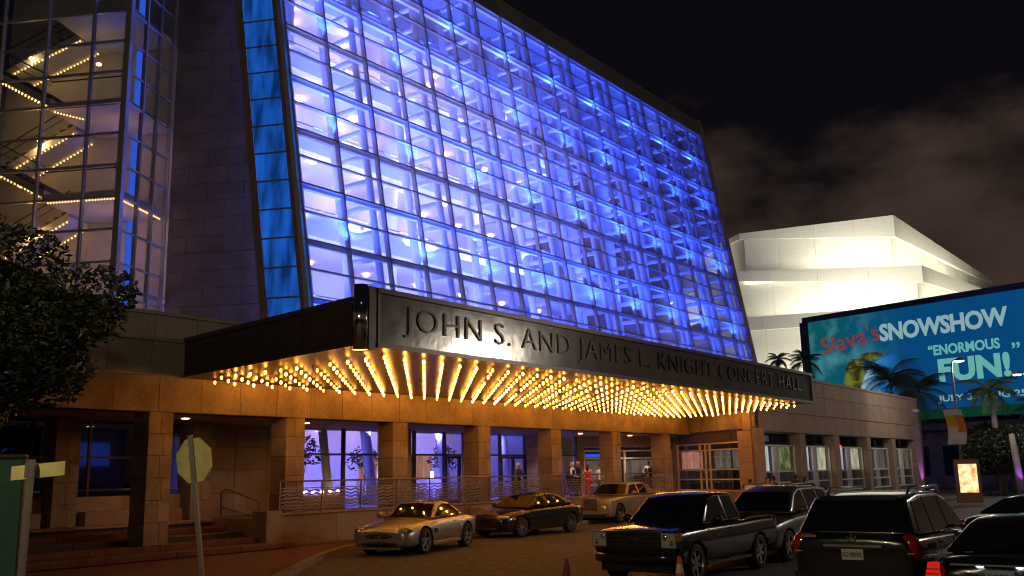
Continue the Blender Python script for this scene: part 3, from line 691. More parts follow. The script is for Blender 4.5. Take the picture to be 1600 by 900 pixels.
# return wall between colonnade and wing
pa, pb = F2W(16.6, 1.6), F2W(12.95, -4.75); dv = pb-pa; LR = dv.length
rtw = thing('porch_return_wall', 'angled stone return wall with a white framed window at the canopy end', 'wall', (pa.x, pa.y, .1), math.atan2(dv.y, dv.x))
box('core', .1, LR-.1, .12, .4, 4.02, 5.0, 'joint', rtw)
cladding(rtw, -.2, LR, 4.0, 4.98, 0, 5, 1, .12, 'stone_warm')
for k in range(5): piece('stone_block', LR-.9, LR, 0, .6, .13+k*.77+.006, .13+(k+1)*.77-.006, 'stone_warm', rtw); piece('stone_block', -.3, .25, 0, .6, .13+k*.77+.006, .13+(k+1)*.77-.006, 'stone_warm', rtw)
box('base_wall', .25, LR-.9, .05, .4, .1, .95, 'stone_warm', rtw)
box('header_panel', .25, LR-.9, .25, .3, 3.45, 4.0, 'carpet', rtw)
fr = MB(); X1 = LR-.9
for z in (1.0, 1.55, 2.05, 3.05, 3.38): fr.box(.25, X1, .1, .16, z-.035, z+.035)
for x in (.29, 2.45, 2.95, 3.35, X1-.04): fr.box(x-.035, x+.035, .085, .175, .97, 3.41)
wn = fr.build('window', 'white_steel', rtw); box('glow_panel', .4, 2.35, .3, .34, 2.1, 3.0, 'win_pink', wn); box('glow_panel', 3.5, X1-.1, .3, .34, 2.1, 3.0, 'win_dim', wn)
box('dark_back', .2, X1+.1, .9, .95, .95, 4, 'carpet', wn); piece('pane', .28, X1-.03, .18, .19, .98, 3.4, 'glass_clear', wn, bev=0)

# ------------------------------------------------------------------ stone pier between tower and glass hall
pi_ = thing('stone_pier', 'dark stone wall of coursed panels between the stair tower and the glass hall', 'wall', (-15.35, 41.08, 4.0), R(-10))
BASE[pi_.name] = Vector((0, 0, 4.0))
H_ = .80
pend = lambda z: 5.45-.122*(z-7)
cm = MB(); cm.hexa([(0,.1,4), (pend(4)-.05,.1,4), (pend(4)-.05,.6,4), (0,.6,4)], [(0,.1,28), (pend(28)-.05,.1,28), (pend(28)-.05,.6,28), (0,.6,28)]); cm.build('core', 'joint', pi_)
cm = MB(); cm.hexa([(0,.61,4), (pend(4)-.05,.61,4), (pend(4)-.05,.7,4), (0,.7,4)], [(0,.61,28), (pend(28)-.05,.61,28), (pend(28)-.05,.7,28), (0,.7,28)]); cm.build('inner_lining', 'white_wall', pi_)
for k in range(30):
    z0 = 4.0+k*H_; x = 0 if k % 2 else -.9; e_ = pend(z0)
    while x < e_:
        a_, b_ = max(x, 0), min(x+1.8, e_); x += 1.8
        if b_-a_ > .1: piece('stone_panel', a_+.007, b_-.007, random.choice((0, -.004, .004)), .11, z0+.007, z0+H_-.007, 'stone_pier', pi_, bev=.005)

# ------------------------------------------------------------------ stair tower
tw = thing('stair_tower', 'glazed stair tower with bulb lit stair flights at the left edge', 'building', (-16.1, 37.5, 5.0), R(-9))
BASE[tw.name] = Vector((0, 0, 5.0))
TR = [6.8+1.38*k for k in range(14)]; TX = [-8.1, -5.95, -3.8, -1.65, -.12]; TY = [.12, 1.3, 2.45, 3.6]
for z in TR:
    MB().box(-8.1, .03, -.05, .07, z-.045, z+.045).build('transom', 'mullion_light', tw)
    MB().box(-.07, .05, .08, 3.6, z-.04, z+.04).build('transom', 'mullion_light', tw)
for x in TX[:-1]: MB().box(x-.045, x+.045, -.09, .09, 5.0, TR[-1]).build('mullion', 'mullion_light', tw)
for y in TY[1:]: MB().box(-.09, .09, y-.045, y+.045, 5.0, TR[-1]).build('mullion', 'mullion_light', tw)
MB().box(-.14, .12, -.12, .14, 5.0, TR[-1]).build('corner_post', 'mullion_light', tw)
for a_, b_ in zip(TR, TR[1:]):
    for x0, x1 in zip(TX, TX[1:]): piece('glass_pane', x0+.05, x1-.05 if x1 < -.2 else x1-.03, .0, .012, a_+.05, b_-.05, 'glass_clear', tw, bev=0)
    for y0, y1 in zip(TY, TY[1:]): piece('glass_pane', -.012, .0, y0+.05, y1-.05, a_+.05, b_-.05, 'glass_clear', tw, bev=0)
box('back_wall', -9, -2.3, 4.3, 4.5, 5.0, 26, 'white_wall', tw)
box('back_wall', -1.9, -.1, 4.3, 4.5, 5.0, 26, 'white_wall', tw)
box('lit_slot', -2.3, -1.9, 4.36, 4.40, 5.0, 26, 'win_blue', tw)
box('floor_slab', -.9, -.15, 1.2, 4.3, 9.9, 10.1, 'white_wall', tw)
for z in (13.85, 17.95, 22.2):
    l_ = box('landing', -3.9, -.3, .5, 4.2, z, z+.3, 'white_wall', tw)
    MB().tube([(-3.9, .55, z+1.3), (-.35, .55, z+1.3)], .03, 6).build('rail', 'steel_dark', l_)
def strip(parent, p, q, n):
    mb = MB(); p, q = Vector(p), Vector(q)
    for i in range(n): mb.ell(p.lerp(q, (i+.5)/n), (.04,.04,.04), 6, 4)
    return tag(mb.build('bulb_string', 'led', parent), kind='stuff')
def flight(x0, z0, x1, z1, y0, y1, n=22):
    mb = MB(); mb.hexa([(x0, y0, z0-.15), (x1, y0, z1-.15), (x1, y1, z1-.15), (x0, y1, z0-.15)], [(x0, y0, z0+.2), (x1, y0, z1+.2), (x1, y1, z1+.2), (x0, y1, z0+.2)])
    f = mb.build('stair_flight', 'white_wall', tw)
    strip(f, (x0, y0+.05, z0-.2), (x1, y0+.05, z1-.2), n); strip(f, (x0, y1-.05, z0-.2), (x1, y1-.05, z1-.2), n)
    st = MB(); k = 10
    for i in range(k): 
        t = (i+.5)/k; st.box(min(x0+(x1-x0)*i/k, x0+(x1-x0)*(i+1)/k), max(x0+(x1-x0)*i/k, x0+(x1-x0)*(i+1)/k), y0+.02, y1-.02, z0+(z1-z0)*t+.1, z0+(z1-z0)*t+.32)
    st.build('treads', 'carpet', f)
    MB().tube([(x0, y0, z0+1.2), (x1, y0, z1+1.2)], .03, 6).build('rail', 'steel_dark', f)
    MB().tube([(x0, y0, z0+.8), (x1, y0, z1+.8)], .018, 6).build('rail', 'steel_dark', f)
flight(-7.6, 20.4, -3.9, 18.3, .6, 2.0); flight(-7.6, 15.9, -3.9, 17.8, 2.4, 3.9); flight(-7.6, 16.2, -3.9, 14.2, .6, 2.0); flight(-7.6, 11.8, -3.9, 13.7, 2.4, 3.9)
flight(-7.6, 12.0, -3.9, 10.0, .6, 2.0); flight(-7.6, 20.8, -3.9, 22.3, 2.4, 3.9)
l_ = strip(tw, (-3.7, .56, 13.78), (-.4, .56, 13.78), 24); strip(tw, (-.42, .6, 13.78), (-.42, 4.0, 13.78), 20); strip(tw, (-3.7, .56, 17.88), (-2.2, .56, 17.4), 10)
for (x, y, z, e_, c_) in ((-5.5, 2.2, 17.2, 55, (1, .52, .17)), (-5.5, 2.2, 13.0, 60, (1, .5, .16)), (-6.2, 2.2, 21.2, 9, (.8, .8, .4)), (-1.6, 2.4, 12.6, 26, (.85, .45, .7)), (-1.6, 2.4, 16.6, 18, (.75, .42, .8)), (-1.0, 2.2, 8.6, 22, (.8, .45, .7)), (-2.8, 2.2, 20.6, 4, (.8, .8, .6)), (-2.5, 2.2, 9.5, 20, (.7, .45, 1))):
    o = MB().ell((x, y, z+.12), (.12,.12,.06), 8, 4).build('ceiling_lamp', 'bulb_warm' if c_[0] > .7 else 'lantern', tw); lamp('ceiling_lamp_light', 'POINT', o, (x, y, z-.1), e_, c_, .2)

# ------------------------------------------------------------------ white shell building far behind
sh = thing('white_shell_building', 'floodlit white faceted theatre of stepped shells behind the billboard', 'building', (48, 150, 0))
BASE[sh.name] = Vector((48, 150, 0))
def dirz(az): return Vector((math.sin(R(az)), math.cos(R(az))))
Cn = Vector((51.45, 125.0)); Lf = Cn + dirz(-60)*20.0; Lf2 = Lf + dirz(-11)*30; Rg = Cn + dirz(37.5)*61.0
line = [Lf2, Lf, Cn, Rg]
def offs(pts, d):
    out_ = []
    for i in range(len(pts)):
        ns = []
        if i > 0: t = (pts[i]-pts[i-1]).normalized(); ns.append(Vector((-t.y, t.x))*-1)
        if i < len(pts)-1: t = (pts[i+1]-pts[i]).normalized(); ns.append(Vector((-t.y, t.x))*-1)
        n_ = sum(ns, Vector((0,0))).normalized(); k = 1/max(.3, n_.dot(ns[0])); out_.append(pts[i]+n_*d*k)
    return out_
def ribbon(name, zt, zb, o0, o1, mat='shell_white', split=True):
    A, B = offs(line, o0), offs(line, o1)
    for i in range(3):
        k = 4 if i else 3; k = 12 if i == 2 else k
        for j in range(k):
            s0, s1 = j/k+.0006, (j+1)/k-.0006
            L_ = lambda P, s: P[i].lerp(P[i+1], s)
            f = lambda z, s: z[i]*(1-s)+z[i+1]*s
            a0, a1, b0, b1 = L_(A, s0), L_(A, s1), L_(B, s0), L_(B, s1)
            mb = MB(); mb.hexa([(a0.x,a0.y,f(zb,s0)),(a1.x,a1.y,f(zb,s1)),(b1.x,b1.y,f(zb,s1)),(b0.x,b0.y,f(zb,s0))], [(a0.x,a0.y,f(zt,s0)),(a1.x,a1.y,f(zt,s1)),(b1.x,b1.y,f(zt,s1)),(b0.x,b0.y,f(zt,s0))])
            mb.build(name, mat, sh)
top = [37.0, 35.9, 35.4, 35.6]; f1 = [36.4, 35.1, 32.4, 34.8]; b2t = [31, 29.8, 27.4, 31.0]; b2b = [29.8, 28.4, 25.2, 29.4]
b3t = [23, 22.5, 21.6, 22.5]; b3b = [21.2, 20.6, 19.9, 20.6]
sub = lambda z, d: [q+d for q in z]
ribbon('crown_band', top, f1, .9, .3)
ribbon('upper_wall', sub(f1, .3), sub(b2b, -.5), 0, -.4)
ribbon('middle_band', b2t, b2b, 4.6, 4.2)
ribbon('middle_wall', sub(b2b, .5), sub(b3b, -.5), 3.6, 3.2)
ribbon('lower_band', b3t, b3b, 8.2, 7.8)
ribbon('lower_wall', sub(b3b, .5), [8]*4, 7.2, 6.8)
ribbon('ledge', [9.0]*4, [8.2]*4, 11.2, 7.3)
ribbon('roof_deck', sub(top, -.2), sub(top, -.6), .3, -8)
def wash(o_in, zz, frac_e):
    A = offs(line, o_in)
    for i, L_, e_ in ((0, 16, .6), (1, 19, 1.0), (2, 58, 2.4)):
        p, q = A[i], A[i+1]; mid = (p+q)/2; zm = (zz[i]+zz[i+1])/2; t = (q-p).normalized(); n_ = Vector((-t.y, t.x))*-1
        fx = MB().bar((p.lerp(q,.02).x, p.lerp(q,.02).y, zz[i]-.2), (p.lerp(q,.98).x, p.lerp(q,.98).y, zz[i+1]-.2), .25, .2).build('wash_light_trough', 'board_frame', sh)
        ld = bpy.data.lights.new('wash_lamp', 'AREA'); ld.shape = 'RECTANGLE'; ld.size = L_; ld.size_y = .5; ld.energy = frac_e*e_; ld.color = (1.0, .93, .70)
        o = bpy.data.objects.new('wash_lamp', ld); COL.objects.link(o); o.parent = fx; o.location = Vector((mid.x, mid.y, zm)) - BASE[fx.name]
        zax = -(Vector((-n_.x*.5, -n_.y*.5, 1)).normalized()); zax = Vector((-n_.x*.5, -n_.y*.5, 1)).normalized()*-1
        xax = Vector((t.x, t.y, (zz[i+1]-zz[i])/(q-p).length)).normalized(); yax = zax.cross(xax).normalized(); xax = yax.cross(zax)
        o.rotation_euler = Matrix((xax, yax, zax)).transposed().to_euler()
wash(3.7, sub(b2t, -.9), 1900); wash(7.3, sub(b3t, -.9), 1900); wash(10.4, [9.3]*4, 2900)

# ------------------------------------------------------------------ billboard building
bb = thing('billboard', 'huge blue lit theatre billboard on a dark frame beyond the wing', 'billboard', (30.82, 100, 5.6), math.atan2(-.788, .616))
BASE[bb.name] = Vector((0, 0, 5.6))
box('frame', 0, 27.5, .06, .9, 6.3, 17.85, 'board_frame', bb)
# picture panel
BZ = 7.0-5.6
mt = bpy.data.materials.new('board_blue'); mt.use_nodes = True; n, l = nodes(mt); n.clear()
o_ = n.new('ShaderNodeOutputMaterial'); em = n.new('ShaderNodeEmission'); em.inputs[1].default_value = .68
tcn = n.new('ShaderNodeTexCoord'); sp_ = n.new('ShaderNodeSeparateXYZ'); l.new(tcn.outputs['Object'], sp_.inputs[0])
gr = n.new('ShaderNodeValToRGB'); gr.color_ramp.elements[0].color = (.004, .125, .16, 1); gr.color_ramp.elements[1].color = (.003, .085, .26, 1); gr.color_ramp.elements[0].position = .10; gr.color_ramp.elements[1].position = .5
mr = n.new('ShaderNodeMapRange'); mr.inputs['From Min'].default_value = 0; mr.inputs['From Max'].default_value = 24; l.new(sp_.outputs[0], mr.inputs[0]); l.new(mr.outputs[0], gr.inputs[0])
nz_ = n.new('ShaderNodeTexNoise'); nz_.inputs['Scale'].default_value = .35; nz_.inputs['Detail'].default_value = 5; l.new(tcn.outputs['Object'], nz_.inputs[0])
cl = n.new('ShaderNodeValToRGB'); cl.color_ramp.elements[0].position = .48; cl.color_ramp.elements[0].color = (0,0,0,1); cl.color_ramp.elements[1].position = .75; cl.color_ramp.elements[1].color = (.10,.26,.28,1); l.new(nz_.outputs[0], cl.inputs[0])
ad = n.new('ShaderNodeMixRGB'); ad.blend_type = 'ADD'; m4 = n.new('ShaderNodeMapRange'); m4.inputs['From Min'].default_value = 11; m4.inputs['From Max'].default_value = 5; l.new(sp_.outputs[0], m4.inputs[0])
l.new(m4.outputs[0], ad.inputs[0]); l.new(gr.outputs[0], ad.inputs[1]); l.new(cl.outputs[0], ad.inputs[2]); 
def mth(op, a_, b_=None, c_=None):
    q = n.new('ShaderNodeMath'); q.operation = op
    for i_, v_ in enumerate((a_, b_, c_)):
        if v_ is None: continue
        if isinstance(v_, (int, float)): q.inputs[i_].default_value = v_
        else: l.new(v_, q.inputs[i_])
    return q.outputs[0]
def blob(cx, cz, rx, rz, soft, wob):
    ux = mth('DIVIDE', mth('SUBTRACT', sp_.outputs[0], cx), rx); uz = mth('DIVIDE', mth('SUBTRACT', sp_.outputs[2], cz), rz)
    d = mth('SQRT', mth('ADD', mth('MULTIPLY', ux, ux), mth('MULTIPLY', uz, uz))); d = mth('ADD', d, mth('MULTIPLY', mth('SUBTRACT', nz2.outputs[0], .5), wob))
    q = n.new('ShaderNodeMapRange'); q.interpolation_type = 'SMOOTHSTEP'; q.inputs['From Min'].default_value = 1+soft; q.inputs['From Max'].default_value = 1-soft; l.new(d, q.inputs[0]); return q.outputs[0]
nz2 = n.new('ShaderNodeTexNoise'); nz2.inputs['Scale'].default_value = 1.1; nz2.inputs['Detail'].default_value = 6; l.new(tcn.outputs['Object'], nz2.inputs[0])
def over(prev, fac, col):
    q = n.new('ShaderNodeMixRGB'); l.new(fac, q.inputs[0]); l.new(prev, q.inputs[1])
    if isinstance(col, tuple): q.inputs[2].default_value = (*col, 1)
    else: l.new(col, q.inputs[2])
    return q.outputs[0]
lf = n.new('ShaderNodeValToRGB'); lf.color_ramp.elements[0].position = .42; lf.color_ramp.elements[0].color = (.06, .035, .012, 1); lf.color_ramp.elements[1].position = .58; lf.color_ramp.elements[1].color = (.20, .25, .03, 1); l.new(nz2.outputs[0], lf.inputs[0])
bx_ = n.new('ShaderNodeMapRange'); bx_.inputs['From Min'].default_value = 6.4; bx_.inputs['From Max'].default_value = 11.0; l.new(sp_.outputs[0], bx_.inputs[0])
bc = n.new('ShaderNodeValToRGB'); bc.color_ramp.elements[0].color = (.46, .72, .85, 1); bc.color_ramp.elements[1].color = (.005, .06, .22, 1); e2 = bc.color_ramp.elements.new(.45); e2.color = (.03, .30, .75, 1); l.new(bx_.outputs[0], bc.inputs[0])
c_ = over(ad.outputs[0], blob(5.9, BZ+2.7, 1.5, 3.2, .10, .5), lf.outputs[0]); c_ = over(c_, blob(7.7, BZ+5.9, 1.4, .4, .25, .5), lf.outputs[0]); c_ = over(c_, blob(9.9, BZ+1.7, 3.7, 4.1, .03, .02), bc.outputs[0])
l.new(c_, em.inputs[0]); l.new(em.outputs[0], o_.inputs[0]); MAT['board_blue'] = mt
emat('board_white', (.33, .55, .57), .72, False); emat('board_mint', (.18, .56, .52), .72, False); emat('board_red', (.26, .03, .026), 1.0, False)
emat('board_ball', (.015, .13, .42), .9, False); emat('board_ball_light', (.22, .52, .80), .9, False); emat('board_leaf', (.20, .24, .02), 1.0, False); emat('board_brown', (.09, .055, .02), 1.0, False); emat('board_green', (.003, .06, .03), .6, False)
box('picture_panel', .75, 23.6, .0, .05, 7.3, 17.25, 'board_blue', bb)
box('green_strip', .75, 27, .005, .05, 6.4, 7.3, 'board_green', bb)
def disc(name, cx, cz, rx, rz, mat, y, a0=0, a1=360, n_=28, tilt=0):
    pts = []
    for i in range(n_+1):
        a_ = R(a0+(a1-a0)*i/n_); px, pz = rx*math.cos(a_), rz*math.sin(a_); ct, st = math.cos(R(tilt)), math.sin(R(tilt)); pts.append((cx+px*ct-pz*st, cz+px*st+pz*ct))
    if a1-a0 == 360: pts.pop()
    k = len(pts); return mesh_obj(name, [(x, y, z) for x, z in pts]+[(x, y+.012, z) for x, z in pts], [tuple(range(k)), tuple(range(k, 2*k))[::-1]]+[(i, k+i, k+(i+1)%k, (i+1)%k) for i in range(k)], mat, bb)
text_mesh('letter', 'Slava\'s', 2, 'board_red', bb, (2.3, -.04, 13.6), (0, R(-7), 0), width=6.7, height=1.8, extrude=.01, offset=.006)
text_mesh('letter', 'SNOWSHOW', 2, 'board_white', bb, (8.9, -.07, 14.2), (0, R(0), 0), width=12.5, height=1.75, extrude=.015, offset=.075, space=.96)
text_mesh('letter', '\u201cENORMOUS', 2, 'board_mint', bb, (13.7, -.06, 12.25), (0, 0, 0), width=6.7, height=1.0, extrude=.015, offset=.06)
text_mesh('letter', 'FUN!', 2, 'board_mint', bb, (14.5, -.06, 9.7), (0, 0, 0), width=6.6, height=2.2, extrude=.015, offset=.09)
text_mesh('letter', '\u201d', 2, 'board_mint', bb, (21.4, -.06, 12.1), (0, 0, 0), width=.7, extrude=.015, offset=.03)
text_mesh('letter', 'JULY 3 - AUG 25', 2, 'board_white', bb, (14.2, -.06, 7.75), (0, 0, 0), width=8.0, height=.75, extrude=.012, offset=.03)
ps = thing('parking_structure', 'dark concrete building carrying the billboard behind the palms', 'building', (30.82, 100, 0), math.atan2(-.788, .616))
box('upper_block', -1, 40, 1.0, 20, 0, 17.5, 'board_frame', ps); box('ledge', -1, 40, -1.4, .95, 5.3, 5.9, 'concrete', ps); box('wall', -1, 40, .2, .95, 0, 5.28, 'concrete', ps)
for i in range(6): box('opening', 2+i*6, 6.6+i*6, .12, .19, 1.2, 3.9, 'black_trim', ps)

fl = MB().box(2, 30, 4.8, 5.2, 17.52, 17.9).build('added_flood_bank', 'board_frame', ps); lamp('added_flood_lamp', 'AREA', fl, (16, 5.4, 18.6), 11000, (1, .95, .76), 28, 2.0, aim=(.12, 1, .30))  # flood banks added to spread the light evenly over the white shells
fl = MB().box(31, 39, 9, 9.3, 17.52, 17.9).build('added_flood_bank', 'board_frame', ps); lamp('added_flood_lamp', 'AREA', fl, (35, 9.6, 18.6), 17000, (1, .95, .76), 8, 2.0, aim=(.75, 1, .25))
# ------------------------------------------------------------------ trees and palms
def leafcloud(name, mat, parent, blobs, n, size, seed=1):
    rr = random.Random(seed); vs = []; fs = []
    tot = sum(b[1][0]*b[1][1]*b[1][2] for b in blobs)
    for c, r_ in blobs:
        k = int(n*r_[0]*r_[1]*r_[2]/tot)
        for _ in range(k):
            while True:
                p = Vector((rr.uniform(-1,1), rr.uniform(-1,1), rr.uniform(-1,1)))
                if .15 < p.length < 1: break
            p = p.normalized()*(p.length**.55); q = Vector((c[0]+p.x*r_[0], c[1]+p.y*r_[1], c[2]+p.z*r_[2]))
            a_ = Vector((rr.gauss(0,1), rr.gauss(0,1), rr.gauss(0,.6))).normalized(); b_ = a_.cross(Vector((rr.gauss(0,1), rr.gauss(0,1), rr.gauss(0,1)))).normalized()
            s = size*rr.uniform(.6, 1.3); i = len(vs)
            vs += [q-a_*s, q+b_*s*.42+a_*.1*s, q+a_*s, q-b_*s*.42+a_*.1*s]; fs.append((i, i+1, i+2, i+3))
    return mesh_obj(name, vs, fs, mat, parent)
def tree(label, pos, h_trunk, blobs, n, leaf, mat, r=.2, seed=1, limbs=7, group=None):
    t = thing('broadleaf_tree', label, 'tree', pos, group=group); rr = random.Random(seed); mb = MB()
    mb.tube([(0,0,-.1), (.05,.03,h_trunk*.5), (0,.08,h_trunk)], [r*1.25, r, r*.75], 10)
    for i in range(limbs):
        c, rad = blobs[i % len(blobs)]; e_ = Vector(c)+Vector((rr.uniform(-.4,.4)*rad[0], rr.uniform(-.4,.4)*rad[1], rr.uniform(-.2,.5)*rad[2])); s = Vector((0,.06,h_trunk*rr.uniform(.75,1)))
        mid = s.lerp(e_, .5)+Vector((rr.uniform(-.2,.2), rr.uniform(-.2,.2), .15)); mb.tube([s, mid, e_], [r*.45, r*.28, r*.08], 6)
    mb.build('trunk', 'bark', t, True); leafcloud('crown', mat, t, blobs, n, leaf, seed); return t
rr = random.Random(3); bl = []
bl += [((.1,0,4.5),(1.9,1.7,1.3)), ((1.5,-.1,4.75),(1.0,1.0,.62)), ((2.05,.2,5.25),(.75,.9,.45)), ((.75,0,5.9),(.9,1,.45)), ((1.15,.3,3.85),(.8,.9,.55)), ((-.8,0,5.6),(1.3,1.3,.9)), ((2.2,0,4.75),(.55,.6,.4)), ((.12,.1,6.45),(.45,.4,.25)), ((.55,-.1,3.45),(.7,.7,.45)), ((1.5,0,4.0),(.75,.7,.4)), ((-1.4,.3,4.2),(1.2,1.2,.8)), ((.55,0,6.15),(.4,.4,.2))]
tree('dark leafy street tree overhanging the steps at the left edge', (-9.0, 15.2, 0), 2.3, bl, 24000, .066, 'leaf_dark', .16, 5, 14)
FRM = {}
def frond_mesh(L_, seed):
    rr = random.Random(seed); mb = MB(); pts = []
    for i in range(9):
        t = i/8; pts.append(Vector((L_*(t*.96-.18*t*t), 0, L_*(.34*t-.72*t*t))))
    mb.tube(pts, [.03*(1-.8*i/8)+.006 for i in range(9)], 5)
    for i in range(30):
        t = .12+.88*i/30; k = min(7, int(t*8)); f_ = t*8-k; p = pts[k].lerp(pts[k+1], f_); d = (pts[k+1]-pts[k]).normalized()
        ll = L_*.34*math.sin(math.pi*min(1, t*.85+.14))+.08
        for s in (-1, 1):
            tip = p + d*ll*.55 + Vector((0, s*ll*.75, -ll*rr.uniform(.25, .6))); w_ = d*.035
            j = len(mb.v); mb.v += [tuple(p-w_), tuple(p+w_), tuple(tip)]; mb.f.append((j, j+1, j+2)); mb.m.append(0)
    me = bpy.data.meshes.new('frond'); me.from_pydata(mb.v, [], mb.f); me.materials.append(MAT['palm_leaf']); return me
def palm(label, pos, h, L_, nf, seed, r=.16, group='palm trees in front of the billboard'):
    t = thing('palm_tree', label, 'palm tree', pos, group=group); rr = random.Random(seed)
    ln = rr.uniform(-.35, .35); pts = [(ln*(i/6)**2, 0, h*i/6-.1*(i == 0)) for i in range(7)]
    MB().tube(pts, [r*1.25, r*1.15, r*1.2, r*1.15, r, r*.8, r*.6], 12).build('trunk', 'palm_bark', t, True)
    MB().tube([pts[-1], (pts[-1][0], 0, h+.9)], [r*.62, r*.35], 10).build('crownshaft', 'leaf_mid', t, True)
    key = round(L_, 1)
    if key not in FRM: FRM[key] = [frond_mesh(L_, s) for s in (1, 2, 3)]
    for i in range(nf):
        o = finish(bpy.data.objects.new('frond', FRM[key][i % 3]), t, (pts[-1][0], 0, h+.7)); a_ = i*2.39996+rr.uniform(-.2,.2)
        o.rotation_euler = Euler((rr.uniform(-.3,.3), R(rr.uniform(-62, 28)), a_)); s = rr.uniform(.85, 1.1); o.scale = (s, s, s)
palm('broad dark palm rising behind the end of the wing roof', (30.6, 76.5, 0), 8.1, 3.8, 26, 1)
palm('dark palm just left of the tall street lamp', (32.6, 77.5, 0), 7.3, 3.4, 24, 2)
palm('grey stemmed royal palm in front of the lower part of the billboard', (34.2, 68, 0), 6.6, 2.6, 15, 3, .22)
palm('small palm above the wing roof at the left corner of the billboard', (26.6, 86, 0), 10.9, 2.2, 16, 4)
palm('smallest palm tuft above the sign board end against the white shells', (25.4, 91, 0), 11.7, 1.5, 16, 5)
palm('dark palm at the right picture edge below the billboard lettering', (40.2, 73, 0), 5.6, 2.8, 18, 6)
tree('dark round tree behind the poster kiosk at the street end', (33.0, 66, 0), 1.6, [((0,0,3.0),(2.2,1.9,1.6)), ((1.4,0,3.9),(1.5,1.4,1.0)), ((-1.2,0,2.4),(1.3,1.3,1.0))], 6500, .14, 'leaf_dark', .15, 8, 5, 'dark street trees')
tree('dark round tree below the royal palm at the street end', (36.6, 71, 0), 1.8, [((0,0,3.2),(2.3,1.9,1.5)), ((-1.6,0,4.2),(1.4,1.3,1.0)), ((1.4,0,3.6),(1.4,1.3,1.0))], 6500, .14, 'leaf_dark', .15, 9, 5, 'dark street trees')

# ------------------------------------------------------------------ street furniture
def street_lamp(label, pos, h, arm, en, group='street lamps beyond the wing', col=(1, .90, .74)):
    t = thing('street_lamp', label, 'street lamp', pos, group=group)
    MB().tube([(0,0,-.05), (0,0,h*.5), (0,0,h-.5), (arm*.15,0,h-.12), (arm*.5,0,h+.02), (arm*.8,0,h)], [.11,.085,.06,.05,.045,.04], 10).build('pole', 'post_metal', t, True)
    hd = MB(); hd.lathe([(.0,.2),(.12,.18),(.30,.06),(.32,0),(.0,0)], 'z', 16, (arm,0,h-.05)); hd = hd.build('head', 'post_metal', t, True)
    MB().lathe([(0,-.015),(.26,-.01),(.22,-.06),(0,-.08)], 'z', 14, (arm,0,h-.06)).build('lens', 'lamp_head', hd)
    lamp('lamp_light', 'POINT', hd, (arm, 0, h-.35), en, col, .18)
    return t
sl1 = street_lamp('tall street lamp with a hanging banner at the wing corner', (27.75, 60, .13), 8.55, .55, 480)
sl2 = street_lamp('second street lamp at the right picture edge below the exclamation mark', (33.4, 61.5, .13), 7.75, -.75, 260)
bn = thing('street_banner', 'curved white and orange banner hanging on the tall street lamp pole', 'banner', (27.75, 59.9, 3.4))
emat('banner_glow', (1,1,1), 0)
for k in range(6):
    z0 = 3.4+k*.36; f_ = lambda z: -.85+.16*math.sin((z-3.2)*1.5)
    for a_, b_, mt_ in ((0, .62, ('cone_white', 'shirt', 'cone_white', 'banner_yellow', 'banner_yellow', 'cone_white')[k]), (.62, 1.15, ('cone_white', 'shirt', 'banner_orange', 'banner_orange', 'banner_orange', 'cone_white')[k])):
        if mt_ not in MAT: pmat(mt_, (.80, .50, .02) if 'yellow' in mt_ else (.72, .26, .03), .7)
        mb = MB(); mb.hexa([(27.75+f_(z0)+a_, 59.86, z0), (27.75+f_(z0)+b_, 59.86, z0), (27.75+f_(z0)+b_, 59.88, z0), (27.75+f_(z0)+a_, 59.88, z0)], [(27.75+f_(z0+.36)+a_, 59.86, z0+.36), (27.75+f_(z0+.36)+b_, 59.86, z0+.36), (27.75+f_(z0+.36)+b_, 59.88, z0+.36), (27.75+f_(z0+.36)+a_, 59.88, z0+.36)])
        BASE[bn.name] = Vector((27.75, 59.9, 3.4)); mb.build('cloth', mt_, bn)
MB().bar((26.8, 59.92, 5.58), (27.8, 59.92, 5.58), .04, .04).build('bracket', 'post_metal', bn)
kz_ = thing('poster_kiosk', 'lit poster kiosk glowing warm orange at the street end', 'kiosk', (24.3, 52.0, .13), R(-14))
box('cabinet', -.62, .62, -.02, .3, 0, 2.3, 'wood_red', kz_); BASE[kz_.name] = Vector((0,0,0))
pn = box('poster', -.46, .46, -.05, -.025, .55, 2.05, 'poster_light', kz_)
mt = MAT['poster_light']; n, l = nodes(mt); em = [q for q in n if q.type == 'EMISSION'][0]; nz_ = n.new('ShaderNodeTexNoise'); nz_.inputs['Scale'].default_value = 2.6; tcn = n.new('ShaderNodeTexCoord'); l.new(tcn.outputs['Object'], nz_.inputs[0])
cr_ = n.new('ShaderNodeValToRGB'); cr_.color_ramp.elements[0].position = .35; cr_.color_ramp.elements[0].color = (.75, .22, .05, 1); cr_.color_ramp.elements[1].position = .62; cr_.color_ramp.elements[1].color = (1, .80, .42, 1); l.new(nz_.outputs[0], cr_.inputs[0]); l.new(cr_.outputs[0], em.inputs[0])
MB().box(-.5, -.46, -.045, .0, .5, 2.1).box(.46, .5, -.045, .0, .5, 2.1).box(-.46, .46, -.045, .0, 2.05, 2.1).box(-.46, .46, -.045, .0, .5, .55).build('poster_frame', 'steel_dark', kz_)
